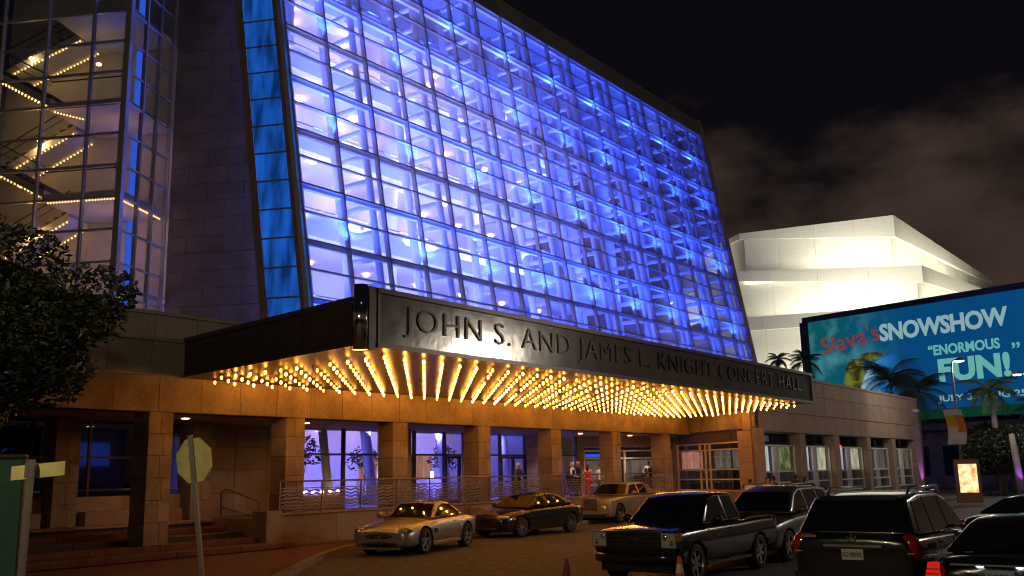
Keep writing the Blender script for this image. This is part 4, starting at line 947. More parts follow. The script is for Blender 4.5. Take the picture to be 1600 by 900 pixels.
# purple lit leaning pylon and lantern at the street end
py = thing('round_pylon', 'purple lit tapering round pylon beside the royal palm', 'column', (33.1, 63.5, .1))
MB().tube([(0,0,0), (-.25,0,4.0)], [.26, .17], 16).build('shaft', 'concrete', py, True)
u_ = MB().box(-.2, .2, -1.0, -.7, 0, .3).build('uplight', 'black_trim', py); MB().box(-.16, .16, -.96, -.74, .302, .31).build('lens', 'flood_purple', u_); lamp('uplight_lamp', 'SPOT', u_, (0, -.85, .35), 200, (.5, .1, 1), .08, aim=(-.05, .25, 1), spot=R(60))
ln = thing('lantern_post', 'lantern post with a bright white lamp at the right picture edge', 'lamp', (35.4, 65.5, .1))
MB().tube([(0,0,0), (0,0,3.3)], [.08, .06], 10).build('pole', 'post_metal', ln, True); MB().tube([(-.6,0,3.85), (.55,0,3.85)], .04, 8).build('arm', 'post_metal', ln)
MB().lathe([(.0,0),(.14,.02),(.22,.62),(.0,.66)], 'z', 12, (0,0,3.2)).build('lamp_glass', 'lantern', ln, True); lamp('lantern_light', 'POINT', ln, (0, -.4, 3.4), 160, (.9, .85, 1), .2)

# stop sign seen from behind, street name sign, cabinet, cones
st = thing('stop_sign', 'back of a leaning octagonal road sign on a thin post', 'road sign', (-5.22, 16.5, .0), 0); st.rotation_euler = (0, R(-7.5), 0)
MB().bar((0, .0, 0), (0, .0, 2.93), .075, .05, (0, 1, 0)).build('post', 'post_metal', st)
oc = [(math.cos(R(22.5+45*i))*.405, math.sin(R(22.5+45*i))*.405) for i in range(8)]; ro = Matrix.Rotation(R(-22), 3, 'Z')
mb = MB(); mb.poly([ro @ Vector((x, .045, 2.50+z)) for x, z in oc]+[ro @ Vector((x, .052, 2.50+z)) for x, z in oc], [tuple(range(8)), tuple(range(8, 16))[::-1]]+[(i, 8+i, 8+(i+1)%8, (i+1)%8) for i in range(8)]); mb.build('plate', 'sign_back', st)
sn = thing('street_name_sign', 'blank backed street name plate on a grey post by the left edge', 'street sign', (-4.57, 9.0, 0)); sn.rotation_euler = (0, R(1.0), 0)
MB().bar((0,0,0), (0,0,2.37), .05, .05, (0,1,0)).build('post', 'post_metal', sn)
mb = MB(); nn_ = 8
for i in range(nn_):
    x0, x1 = -.20+.50*i/nn_, -.20+.50*(i+1)/nn_; mb.hexa([(x0, .035, 2.195+x0*.10), (x1, .035, 2.195+x1*.10), (x1, .043, 2.195+x1*.10), (x0, .043, 2.195+x0*.10)], [(x0, .03, 2.325+x0*.10), (x1, .03, 2.325+x1*.10), (x1, .038, 2.325+x1*.10), (x0, .038, 2.325+x0*.10)])
mb.build('plate', 'sign_back', sn); MB().box(-.045, .045, -.03, .03, 2.2, 2.34).build('clamp', 'post_metal', sn)
cb = thing('utility_cabinet', 'tall dark green metal cabinet at the left picture edge', 'cabinet', (-5.52, 10.3, 0), R(24))
box('body', -.4, .22, -.02, .4, .08, 2.42, 'cabinet_green', cb); box('trim', .222, .24, -.03, .41, .08, 2.42, 'steel_dark', cb); box('base', -.42, .2, -.04, .42, 0, .08, 'steel_dark', cb); box('cap', -.42, .245, -.04, .42, 2.425, 2.46, 'steel_dark', cb)
def cone(label, pos, mats, h=.72, tilt=0):
    t = thing('traffic_cone', label, 'traffic cone', pos, group='cones on the driveway'); t.rotation_euler = (R(tilt), R(tilt*.6), .4)
    MB().box(-.19, .19, -.19, .19, 0, .035).build('foot', mats[0], t)
    zz = [.035, h*.36, h*.52, h*.62, h*.82, h]; 
    for i in range(5):
        r0_, r1_ = .145*(1-zz[i]/h*.82), .145*(1-zz[i+1]/h*.82); MB().lathe([(r0_, zz[i]), (r1_, zz[i+1])]+([(0, zz[i+1])] if i == 4 else []), 'z', 18).build('band', mats[1] if i in (1, 3) else mats[0], t, True)
cone('orange and white striped traffic cone beside the pickup front wheel', (2.75, 16.7, 0), ('cone_orange', 'cone_white'))
cone('plain dark red cone standing alone on the driveway', (.82, 17.0, 0), ('cone_red', 'cone_red'), .70, 3)
# street lamps behind the viewer that light the fore part of the drive
street_lamp('street lamp beside the viewer on the near pavement', (-7.2, 4.0, 0), 8.3, .8, 1150, 'street lamps on the near kerb', (1, .84, .45))
street_lamp('street lamp beyond the parked cars on the far kerb', (25.5, 30, 0), 8.5, -1.2, 2100, 'street lamps on the near kerb', (1, .82, .66))

# ------------------------------------------------------------------ vehicles
def eval_mesh(o):
    dg = bpy.context.evaluated_depsgraph_get(); return bpy.data.meshes.new_from_object(o.evaluated_get(dg))
def tmp_obj(mb, mats, smooth=True):
    me = bpy.data.meshes.new('tmp'); me.from_pydata([tuple(v_) for v_ in mb.v], [], mb.f); me.update()
    for k in mats: me.materials.append(MAT[k])
    if len(mats) > 1: me.polygons.foreach_set('material_index', mb.m)
    if smooth: me.polygons.foreach_set('use_smooth', [True]*len(me.polygons))
    o = bpy.data.objects.new('tmp', me); COL.objects.link(o); return o
def kill(*os_):
    for o in os_: me = o.data; bpy.data.objects.remove(o); bpy.data.meshes.remove(me)
def section(w_, zb, zs, zt):
    h = zs-zb
    half = [(0, zb), (.72*w_, zb), (.92*w_, zb+.04*h), (.985*w_, zb+.16*h), (w_, zb+.45*h), (.992*w_, zb+.72*h), (.965*w_, zb+.92*h), (.90*w_, zs+.25*(zt-zs)), (.62*w_, zs+.75*(zt-zs)), (.3*w_, zt-.03*(zt-zs)), (0, zt)]
    return half
WHL = {}
def wheel_mesh(r_, wd, style):
    key = (r_, wd, style)
    if key in WHL: return WHL[key]
    ri = r_*.70; ty = MB(); h = wd/2
    ty.lathe([(ri, -h*.9), (r_*.86, -h), (r_*.97, -h*.82), (r_, -h*.5), (r_, h*.5), (r_*.97, h*.82), (r_*.86, h), (ri, h*.9)], 'y', 32)
    rim = MB(); rim.lathe([(ri*1.01, h*.92), (ri*.94, h*.90), (ri*.90, h*.45), (ri*.88, -h*.5)], 'y', 32); rim.mi = 1; rim.lathe([(ri*.9, -h*.1), (.0, -h*.1)], 'y', 24); rim.mi = 0
    ns, sw = {'five': (5, .26), 'six': (6, .24), 'ten': (10, .12)}[style]
    for i in range(ns):
        a_ = 2*math.pi*i/ns+.3; d = Vector((math.cos(a_), 0, math.sin(a_))); t = Vector((-d.z, 0, d.x)); s0, s1 = ri*sw*.9, ri*sw*.55
        rim.hexa([d*ri*.12-t*s0*.8+Vector((0,h*.25,0)), d*ri*.12+t*s0*.8+Vector((0,h*.25,0)), d*ri*.12+t*s0*.8+Vector((0,h*.62,0)), d*ri*.12-t*s0*.8+Vector((0,h*.62,0))],
                 [d*ri*.93-t*s1+Vector((0,h*.3,0)), d*ri*.93+t*s1+Vector((0,h*.3,0)), d*ri*.93+t*s1+Vector((0,h*.72,0)), d*ri*.93-t*s1+Vector((0,h*.72,0))])
    rim.lathe([(ri*.2, h*.3), (ri*.19, h*.72), (0, h*.76)], 'y', 14)
    A = bpy.data.meshes.new('wheel'); A.from_pydata(ty.v, [], ty.f); A.materials.append(MAT['rubber']); A.polygons.foreach_set('use_smooth', [True]*len(A.polygons))
    B = bpy.data.meshes.new('rim'); B.from_pydata([tuple(v_) for v_ in rim.v], [], rim.f); B.materials.append(MAT['alloy']); B.materials.append(MAT['black_trim']); B.polygons.foreach_set('material_index', rim.m)
    WHL[key] = (A, B); return WHL[key]
def slab(parent, name, pts, mat, th=.012, nrm=None):
    """thin plate over a planar polygon"""
    pts = [Vector(p) for p in pts]; n_ = nrm or (pts[1]-pts[0]).cross(pts[2]-pts[0]).normalized(); k = len(pts)
    return mesh_obj(name, [p+n_*th*.5 for p in pts]+[p-n_*th*.5 for p in pts], [tuple(range(k)), tuple(range(k, 2*k))[::-1]]+[(i, k+i, k+(i+1)%k, (i+1)%k) for i in range(k)], mat, parent)
def car(name, label, cat, pos, az, S, scale=1.0, group='parked vehicles on the driveway'):
    t = thing(name, label, cat, (pos[0], pos[1], pos[2] if len(pos) > 2 else 0.0), R(90-az), group); t.scale = (scale,)*3
    W2 = S['W']/2; wb = S['wb']; r_ = S['r']; paint = S['paint']
    # lower body
    mb = MB(); rings = []
    for (x, zb, zs, zt, ws) in S['st']:
        half = section(W2*ws, zb, zs, zt); ring = [(x, y, z) for y, z in half] + [(x, -y, z) for y, z in half[-2:0:-1]]; rings.append(ring)
    k = len(rings[0])
    for rg in rings: mb.v += rg
    for i in range(len(rings)-1):
        for j in range(k): mb.f.append((i*k+j, (i+1)*k+j, (i+1)*k+(j+1)%k, i*k+(j+1)%k))
    mb.f.append(tuple(range(k))); mb.f.append(tuple((len(rings)-1)*k+j for j in range(k))[::-1]); mb.m = [0]*len(mb.f)
    bo = tmp_obj(mb, [paint])
    bmm = bmesh.new(); bmm.from_mesh(bo.data); bmesh.ops.recalc_face_normals(bmm, faces=bmm.faces); bmm.to_mesh(bo.data); bmm.free()
    bo.modifiers.new('s', 'SUBSURF').levels = 2; bo.modifiers['s'].render_levels = 2
    cut = MB()
    for sx in (wb/2, -wb/2):
        for sy in (1, -1):
            y0, y1 = sy*(W2-.27), sy*(W2+.2); n_ = 28
            vs = [(sx+math.cos(2*math.pi*i/n_)*(r_+.055), y, r_+math.sin(2*math.pi*i/n_)*(r_+.055)) for y in (y0, y1) for i in range(n_)]
            cut.poly(vs, [tuple(range(n_)), tuple(range(n_, 2*n_))[::-1]]+[(i, n_+i, n_+(i+1)%n_, (i+1)%n_) for i in range(n_)])
    co_ = tmp_obj(cut, ['black_trim'], False)
    bmm = bmesh.new(); bmm.from_mesh(co_.data); bmesh.ops.recalc_face_normals(bmm, faces=bmm.faces); bmm.to_mesh(co_.data); bmm.free()
    bmod = bo.modifiers.new('b', 'BOOLEAN'); bmod.operation = 'DIFFERENCE'; bmod.object = co_; bmod.solver = 'EXACT'; bmod.material_mode = 'TRANSFER'
    if S.get('bed'):
        x0, x1, z0 = S['bed']; bx = tmp_obj(MB().box(x0, x1, -W2+.13, W2-.13, z0, 3), ['black_trim'], False); b2 = bo.modifiers.new('b2', 'BOOLEAN'); b2.operation = 'DIFFERENCE'; b2.object = bx; b2.solver = 'EXACT'; b2.material_mode = 'TRANSFER'
    me = eval_mesh(bo); me.name = 'body'; kill(bo, co_)
    if S.get('bed'): kill(bx)
    body = finish(bpy.data.objects.new('body', me), t)
    # greenhouse
    P = S['gh']; wbelt, wroof = S['wbelt'], S['wroof']; zmin = min(p[1] for p in P); zmax = max(p[1] for p in P)
    yy = lambda z: wbelt+(wroof-wbelt)*(z-zmin)/(zmax-zmin)
    gv = MB(); n_ = len(P); cr5 = (1, .6, 0, -.6, -1)
    for c5 in cr5: gv.v += [(x+.012*(1-c5*c5)*(1 if 0 < i < n_-1 else 0), yy(z)*c5, z+(.028*(1-c5*c5)*(z-zmin)/(zmax-zmin))) for i, (x, z) in enumerate(P)]
    gv.f = [tuple(range(n_)), tuple(range(4*n_, 5*n_))[::-1]]
    for k5 in range(4): gv.f += [(k5*n_+i, (k5+1)*n_+i, (k5+1)*n_+(i+1)%n_, k5*n_+(i+1)%n_) for i in range(n_)]
    gv.m = [0]*len(gv.f)
    go = tmp_obj(gv, [paint]); bmm = bmesh.new(); bmm.from_mesh(go.data); bmesh.ops.recalc_face_normals(bmm, faces=bmm.faces); bmm.to_mesh(go.data); bmm.free()
    bv = go.modifiers.new('v', 'BEVEL'); bv.width = .06; bv.segments = 4; bv.limit_method = 'ANGLE'; bv.angle_limit = R(28)
    me = eval_mesh(go); me.name = 'cabin'; kill(go); me.polygons.foreach_set('use_smooth', [True]*len(me.polygons)); cabin = finish(bpy.data.objects.new('cabin', me), t)
    def across(i, name, ins=.07, zin=.05):
        a_, b_ = Vector((P[i][0], 0, P[i][1])), Vector((P[i+1][0], 0, P[i+1][1])); d = (b_-a_).normalized(); a2 = a_+d*zin; b2 = b_-d*zin
        nn = Vector((-d.z, 0, d.x)); nn = nn if nn.z > 0 else -nn
        ya, yb = yy(a2.z)-ins, yy(b2.z)-ins; off = nn*.006; m_ = 6; pts = []
        vs = []; fs = []
        for q, y in ((a2, ya), (b2, yb)):
            for j in range(m_+1):
                s = -1+2*j/m_; vs.append(q+off+Vector((0, y*s, 0))+Vector((0, 0, .028*(1-(s*y/yy(q.z))**2)*(q.z-zmin)/(zmax-zmin)))+nn*.016)
        for j in range(m_): fs.append((j, j+1, m_+2+j, m_+1+j))
        vs += [v_-nn*.03 for v_ in vs]; q_ = 2*(m_+1); 
        fs += [tuple(i_+q_ for i_ in f)[::-1] for f in fs]
        return mesh_obj(name, vs, fs, 'car_glass', t, True)
    across(S.get('ws', 0), 'windscreen'); across(S.get('rw', n_-2), 'rear_window')
    for sd in (1, -1):
        for poly_ in S['win']:
            pts = [Vector((x, sd*(yy(z)+.004), z)) for x, z in poly_]
            slab(t, 'side_window', pts, 'car_glass', .012, Vector((0, sd, .25)).normalized())
            if S.get('wintrim'):
                tr = MB(); 
                for p, q in zip(pts, pts[1:]+pts[:1]): tr.bar(p+Vector((0, sd*.004, 0)), q+Vector((0, sd*.004, 0)), .016, .016)
                tr.build('window_trim', S['wintrim'], t)
        # mirrors and handles
        mx, mz = S['mir']; mi = MB(); mi.ell((mx, sd*(W2+.09), mz), (.07, .12, .085), 12, 8); mi.bar((mx, sd*(W2-.08), mz-.05), (mx, sd*(W2+.06), mz-.03), .05, .03); mi.build('mirror', S.get('mirmat', paint), t, True)
        for hx, hz in S['handles']: MB().ell((hx, sd*(W2*.985), hz), (.10, .025, .016), 8, 6).build('door_handle', S.get('handle_mat', paint), t, True)
        for dx_ in S['doors']:
            st_ = sorted(S['st']); k0 = max(i for i in range(len(st_)-1) if st_[i][0] <= dx_); f_ = (dx_-st_[k0][0])/(st_[k0+1][0]-st_[k0][0]); q = [st_[k0][i]*(1-f_)+st_[k0+1][i]*f_ for i in range(5)]
            sec = section(W2*q[4], q[1], q[2], q[3])[3:7]; MB().tube([(dx_, sd*(y*.994), z) for y, z in sec], .006, 6).build('door_seam', 'black_trim', t)
        MB().bar((wb/2-r_-.12, sd*(W2*.955), S['sill']), (-wb/2+r_+.12, sd*(W2*.955), S['sill']), .05, .06).build('sill', S.get('sillmat', paint), t)
    # wheels
    A, B = wheel_mesh(r_, S.get('tw', .22), S['style'])
    for sx in (wb/2, -wb/2):
        for sd in (1, -1):
            w_ = finish(bpy.data.objects.new('wheel', A), t, (sx, sd*(W2-.125), r_)); 
            if sd < 0: w_.rotation_euler = (0, 0, math.pi)
            rm = bpy.data.objects.new('rim', B); COL.objects.link(rm); rm.parent = w_
    S['detail'](t, S)
    return t
def lens(t, name, c, r_, mat, rz=0): return MB().ell(c, r_, 14, 8, Matrix.Rotation(R(rz), 3, 'Z')).build(name, mat, t, True)
def plate(t, x, z, front, txt, mat='plate_white', ink='plate_ink', wd=.31, y=0):
    s = 1 if front else -1
    p = box('number_plate', min(x, x+s*.012), max(x, x+s*.012), y-wd/2, y+wd/2, z-.075, z+.075, mat, t)
    o = text_mesh('plate_text', txt, .09, ink, p, (x+s*.018, y+(wd*.43 if not front else -wd*.43), z-.035), (0, 0, R(-90 if not front else 90)), width=wd*.86, height=.07, extrude=.001, split=False)
    return p
# --- roadster
def d_road(t, S):
    f = S['front']
    gr = MB().ell((f-.035, 0, .50), (.06, .46, .085), 18, 8).build('grille', 'black_trim', t, True)
    for z in (.46, .50, .54): MB().bar((f+.02, -.34, z), (f+.02, .34, z), .012, .012).build('grille_bar', 'chrome', t)
    o = MB().lathe([(.055, -.01), (.075, 0), (.055, .01)], 'y', 16, (0,0,0)).build('emblem', 'chrome', t)
    o.rotation_euler = (0, 0, R(90)); o.location = (f+.03, 0, .50)
    MB().bar((f+.03, 0, .50), (f+.03, 0, .565), .01, .01).bar((f+.03, 0, .50), (f+.03, .055, .465), .01, .01).bar((f+.03, 0, .50), (f+.03, -.055, .465), .01, .01).build('emblem', 'chrome', t)
    for s in (1, -1):
        lens(t, 'headlight', (f-.235, s*.66, .625), (.22, .19, .095), 'lens_dark', s*-22); lens(t, 'headlight_bulb', (f-.07, s*.62, .615), (.055, .055, .055), 'lens_clear'); lens(t, 'headlight_bulb', (f-.11, s*.745, .625), (.05, .05, .05), 'lens_clear')
        lens(t, 'taillight', (-f+.28, s*.66, .74), (.22, .17, .09), 'lens_red')
        MB().box(.62, .80, s*S['W']/2*.985-.02, s*S['W']/2*.985+.02, .52, .63).build('side_vent', 'black_trim', t)
    MB().ell((f-.06, 0, .31), (.09, .66, .065), 16, 6).build('lower_intake', 'black_trim', t, True)
    MB().bar((f-.02, -.62, .2), (f-.02, .62, .2), .10, .05).build('front_lip', S['paint'], t)
    for s in (1, -1): MB().bar((f-.08, s*.42, .33), (f-.2, s*.74, .37), .03, .035).build('intake_trim', 'chrome', t)
ROAD = dict(W=1.83, wb=2.56, r=.335, paint='paint_silver', style='five', front=2.22, belt=.90, sill=.24, tw=.25,
    st=[(2.22,.30,.56,.60,.72),(2.16,.22,.60,.66,.86),(1.95,.20,.66,.74,.96),(1.55,.20,.74,.82,1.0),(1.0,.19,.80,.90,1.0),(.6,.19,.84,.93,.99),(0,.19,.86,.92,.985),(-.7,.19,.87,.94,.99),(-1.2,.20,.88,.96,1.0),(-1.7,.24,.86,.95,.97),(-2.1,.30,.80,.88,.88),(-2.25,.36,.70,.78,.74)],
    gh=[(.78,.88),(.05,1.25),(-.25,1.30),(-.65,1.285),(-1.30,.92)], ws=0, rw=3, wbelt=.80, wroof=.56,
    win=[[(.55,.93),(.05,1.20),(-.25,1.25),(-.62,1.23),(-1.02,.98),(-.9,.93)]], mir=(.42,.96), handles=[(-.45,.78)], doors=[.62,-.68], detail=d_road)
# --- sedan facing the viewer
def d_sedan(t, S):
    f = S['front']; b_ = S['back']
    MB().ell((f-.06, 0, .60), (.09, .40, .16), 16, 8).build('grille', 'black_trim', t, True)
    MB().ell((f-.06, 0, .30), (.12, .62, .08), 16, 6).build('lower_intake', 'black_trim', t, True)
    for s in (1, -1):
        lens(t, 'headlight', (f-.25, s*.66, .68), (.24, .17, .08), 'lens_clear', s*-28)
        lens(t, 'taillight', (b_+.16, s*.72, .82), (.16, .16, .11), S.get('tail', 'lens_red'))
        lens(t, 'fog_lamp', (f-.12, s*.66, .36), (.08, .10, .04), 'lens_clear')
        lens(t, 'side_marker', (f-.55, s*.90, .62), (.10, .03, .03), 'lens_amber')
    if S.get('rearplate'): S['rearplate'](t, S)
SEDAN = dict(W=1.88, wb=2.9, r=.35, paint='paint_black', style='ten', front=2.42, back=-2.48, belt=.95, sill=.25, tail='lens_red',
    st=[(2.42,.32,.60,.66,.72),(2.34,.22,.66,.74,.86),(2.1,.20,.72,.82,.95),(1.6,.20,.80,.92,1.0),(1.0,.20,.88,.98,1.0),(.5,.20,.92,.98,.995),(-.5,.20,.95,1.0,.995),(-1.3,.20,.98,1.04,1.0),(-1.8,.22,.98,1.06,.98),(-2.2,.28,.95,1.05,.92),(-2.42,.36,.88,1.0,.82),(-2.5,.42,.78,.88,.70)],
    gh=[(1.05,.95),(.25,1.36),(-.15,1.44),(-.65,1.43),(-1.05,1.36),(-1.85,1.03)], ws=0, rw=4, wbelt=.83, wroof=.58,
    win=[[(.78,1.0),(.22,1.31),(-.14,1.385),(-.18,1.0)],[(-.26,1.0),(-.22,1.385),(-.65,1.38),(-.98,1.31),(-1.35,1.06),(-1.2,1.0)]], mir=(.62,1.03), handles=[(-.05,.86),(-1.05,.88)], doors=[.95,-.22,-1.2], detail=d_sedan)
# --- limousine
def d_limo(t, S):
    f = S['front']
    MB().box(f-.05, f+.04, -.34, .34, .48, 1.06).build('grille', 'chrome', t)
    for i in range(14): MB().box(f+.04, f+.055, -.31+i*.046, -.31+i*.046+.018, .52, 1.02).build('grille_bar', 'steel_dark', t)
    MB().ell((f-.02, 0, 1.13), (.09, .025, .08), 8, 6).build('mascot', 'chrome', t, True)
    for s in (1, -1):
        MB().box(f-.06, f+.015, s*.62-.17, s*.62+.17, .84, .93).build('headlight', 'lens_clear', t); lens(t, 'round_lamp', (f-.01, s*.60, .66), (.06, .11, .11), 'lens_clear')
    MB().box(f-.1, f+.03, -.7, .7, .24, .36).build('lower_intake', 'black_trim', t)
    MB().bar((f+.02, -.85, .44), (f+.02, .85, .44), .08, .05).build('bumper_trim', 'chrome', t)
LIMO = dict(W=1.98, wb=3.57, r=.40, paint='paint_pearl', style='five', front=2.66, belt=1.15, sill=.3, tw=.25,
    st=[(2.66,.30,.98,1.03,.86),(2.60,.24,1.0,1.08,.95),(2.3,.22,1.03,1.11,.99),(1.5,.22,1.07,1.14,1.0),(.9,.22,1.10,1.16,1.0),(0,.22,1.12,1.16,1.0),(-1.2,.22,1.12,1.16,1.0),(-2.0,.24,1.08,1.16,.98),(-2.7,.30,.98,1.10,.92),(-3.05,.4,.85,.98,.8)],
    gh=[(.95,1.14),(.30,1.60),(-.2,1.66),(-1.3,1.65),(-1.75,1.56),(-2.3,1.15)], ws=0, rw=4, wbelt=.86, wroof=.64,
    win=[[(.72,1.18),(.28,1.54),(-.2,1.59),(-.35,1.59),(-.35,1.18)],[(-.45,1.18),(-.45,1.59),(-1.2,1.585),(-1.35,1.18)]], mir=(.6,1.24), handles=[(-.25,1.02)], doors=[.8,-.4], detail=d_limo, wintrim='chrome')
# --- pickup
def d_pick(t, S):
    f = S['front']; W2 = S['W']/2
    MB().box(f-.08, f+.02, -.62, .62, .70, 1.02).build('grille', 'black_trim', t)
    MB().box(f-.06, f+.03, -.63, .63, 1.02, 1.05).build('grille_frame', 'steel_dark', t)
    for z in (.78, .86, .94): MB().bar((f+.02, -.6, z), (f+.02, .6, z), .02, .025).build('grille_bar', 'steel_dark', t)
    e_ = MB().ell((f+.03, 0, .88), (.02, .13, .05), 18, 8).build('emblem', 'chrome', t, True); MB().ell((f+.042, 0, .88), (.012, .115, .04), 18, 8).build('emblem_field', 'plate_ink', e_, True)
    for s in (1, -1):
        h_ = MB().box(f-.16, f+.005, s*.80-.17, s*.80+.17, .72, 1.03).build('headlight', 'lens_dark', t); MB().box(f+.0, f+.012, s*.80-.155, s*.80+.155, .74, 1.01).build('headlight_cover', 'lens_clear', t)
        lens(t, 'headlight_bulb', (f+.01, s*.72, .93), (.02, .055, .06), 'chrome'); lens(t, 'headlight_bulb', (f+.01, s*.87, .82), (.02, .05, .055), 'chrome'); MB().box(f-.20, f-.02, s*.975-.02, s*.975+.02, .86, 1.02).build('turn_lamp', 'lens_amber', t)
        MB().box(-2.735, -2.64, s*.88-.07, s*.88+.07, .78, 1.08).build('taillight', 'lens_red', t)
    MB().box(f-.30, f-.04, -.80, .80, .24, .42).build('air_dam', 'black_trim', t)
    bp = MB(); prof = [(-.10, .41), (.02, .40), (.085, .45), (.095, .56), (.05, .62), (-.10, .63)]; ys_ = [-1.0, -.93, -.6, 0, .6, .93, 1.0]; xo = [-.34, -.10, -.01, 0, -.01, -.10, -.34]
    bp.v = [(f+px+xo[i], y, pz) for i, y in enumerate(ys_) for px, pz in prof]; k6 = len(prof)
    for i in range(len(ys_)-1): bp.f += [(i*k6+j, i*k6+(j+1)%k6, (i+1)*k6+(j+1)%k6, (i+1)*k6+j) for j in range(k6)]
    bp.f += [tuple(range(k6))[::-1], tuple((len(ys_)-1)*k6+j for j in range(k6))]; bp.m = [0]*len(bp.f); bp.build('bumper', 'paint_blue_black', t, True); MB().box(f+.08, f+.1, -.45, .45, .47, .54).build('bumper_slot', 'black_trim', t)
    MB().bar((S['bed'][0]+.0, W2-.09, S['belt']+.01), (S['bed'][1], W2-.09, S['belt']+.01), .09, .03).build('bed_rail', 'black_trim', t); MB().bar((S['bed'][0], -W2+.09, S['belt']+.01), (S['bed'][1], -W2+.09, S['belt']+.01), .09, .03).build('bed_rail', 'black_trim', t)
PICK = dict(W=2.0, wb=3.22, r=.385, paint='paint_blue_black', style='six', front=2.45, belt=1.14, sill=.34, tw=.26, bed=(-2.62,-1.0,.72),
    st=[(2.45,.42,.98,1.03,.90),(2.40,.38,1.02,1.08,.97),(2.1,.36,1.05,1.12,1.0),(1.5,.34,1.07,1.16,1.0),(1.0,.34,1.09,1.17,1.0),(.2,.34,1.10,1.15,1.0),(-.85,.34,1.11,1.15,1.0),(-1.1,.36,1.13,1.16,1.0),(-2.3,.42,1.14,1.17,1.0),(-2.66,.46,1.13,1.16,.985),(-2.72,.5,1.08,1.12,.96)],
    gh=[(1.18,1.13),(.52,1.66),(.15,1.74),(-.6,1.735),(-.82,1.68),(-.92,1.13)], ws=0, rw=4, wbelt=.90, wroof=.70,
    win=[[(.92,1.17),(.50,1.60),(.16,1.67),(-.02,1.67),(-.08,1.17)],[(-.22,1.17),(-.16,1.67),(-.58,1.665),(-.72,1.17)]], mir=(.78,1.22), mirmat='black_trim', handles=[(-.02,1.0)], doors=[.98,-.15], detail=d_pick, wintrim='steel', handle_mat='paint_black')
# --- SUV
def d_suv(t, S):
    f = S['front']; b_ = S['back']; W2 = S['W']/2
    MB().box(f-.1, f+.0, -.42, .42, .66, .90).build('grille', 'black_trim', t)
    for z in (.72, .78, .84): MB().bar((f+.005, -.4, z), (f+.005, .4, z), .02, .02).build('grille_bar', 'chrome', t)
    for s in (1, -1):
        lens(t, 'headlight', (f-.20, s*.70, .80), (.20, .17, .12), 'lens_clear', s*-25)
        tl = MB().ell((b_+.11, s*(W2-.17), .99), (.10, .15, .21), 14, 8).build('taillight', 'lens_red', t, True)
        MB().bar((b_+.012, s*(W2-.25), .93), (b_+.02, s*(W2-.10), .93), .03, .012).build('taillight_band', 'plate_white', tl)
        rl = MB().tube([(.55, s*.60, S['roof']-.035), (.45, s*.60, S['roof']+.055), (-1.35, s*.60, S['roof']+.05), (-1.5, s*.60, S['roof']-.05)], .022, 8).build('roof_rail', S['rail'], t, True)
    MB().box(b_-.07, b_+.2, -W2*.9, W2*.9, .44, .64).build('rear_bumper', S['paint'], t)
    MB().bar((b_-.005, -.42, 1.02), (b_-.005, .42, 1.02), .03, .035).build('tailgate_trim', 'chrome', t)
    if S.get('rearplate'): S['rearplate'](t, S)
    sp_ = MB(); x_ = S['gh'][-2][0]; sp_.hexa([(x_+.1, -.60, S['roof']-.10), (x_+.1, .60, S['roof']-.10), (x_-.12, .58, S['roof']-.115), (x_-.12, -.58, S['roof']-.115)], [(x_+.1, -.60, S['roof']-.04), (x_+.1, .60, S['roof']-.04), (x_-.12, .58, S['roof']-.085), (x_-.12, -.58, S['roof']-.085)]); sp_.build('roof_spoiler', S['paint'], t)
def ml_plate(t, S):
    b_ = S['back']
    MB().box(b_-.012, b_+.1, -.30, .30, .80, 1.0).build('plate_recess', 'black_trim', t)
    plate(t, b_-.018, .90, False, 'GO MBAMA'); 
    c = MB().lathe([(.05, -.006), (.066, 0), (.05, .006)], 'y', 18).build('emblem', 'chrome', t); c.rotation_euler = (0, 0, R(90)); c.location = (b_-.012, 0, 1.13)
    MB().bar((b_-.014, 0, 1.13), (b_-.014, 0, 1.19), .012, .01).bar((b_-.014, 0, 1.13), (b_-.014, .05, 1.10), .012, .01).bar((b_-.014, 0, 1.13), (b_-.014, -.05, 1.10), .012, .01).build('emblem', 'chrome', t)
    MB().box(b_-.01, b_+.0, .52, .75, 1.13, 1.17).build('badge', 'chrome', t)
SUV = dict(W=1.91, wb=2.88, r=.37, paint='paint_blue_black', style='five', front=2.32, back=-2.40, belt=1.12, sill=.33, roof=1.76, rail='chrome', tw=.25,
    st=[(2.32,.40,.80,.86,.76),(2.24,.30,.86,.93,.90),(2.0,.28,.92,1.0,.97),(1.5,.28,.99,1.07,1.0),(1.0,.28,1.04,1.12,1.0),(.4,.28,1.08,1.14,1.0),(-.8,.28,1.12,1.16,1.0),(-1.7,.30,1.14,1.18,.99),(-2.2,.36,1.14,1.19,.95),(-2.38,.42,1.12,1.18,.90),(-2.42,.46,1.0,1.08,.84)],
    gh=[(1.12,1.12),(.42,1.62),(.0,1.74),(-1.2,1.75),(-1.92,1.68),(-2.30,1.17)], ws=0, rw=4, wbelt=.87, wroof=.66,
    win=[[(.88,1.17),(.40,1.55),(.02,1.66),(-.12,1.66),(-.14,1.17)],[(-.22,1.17),(-.2,1.665),(-1.08,1.67),(-1.12,1.17)],[(-1.2,1.17),(-1.16,1.67),(-1.75,1.62),(-1.95,1.2)]], mir=(.72,1.2), handles=[(-.02,1.0),(-1.0,1.02)], doors=[.95,-.18,-1.15], detail=d_suv, rearplate=ml_plate)
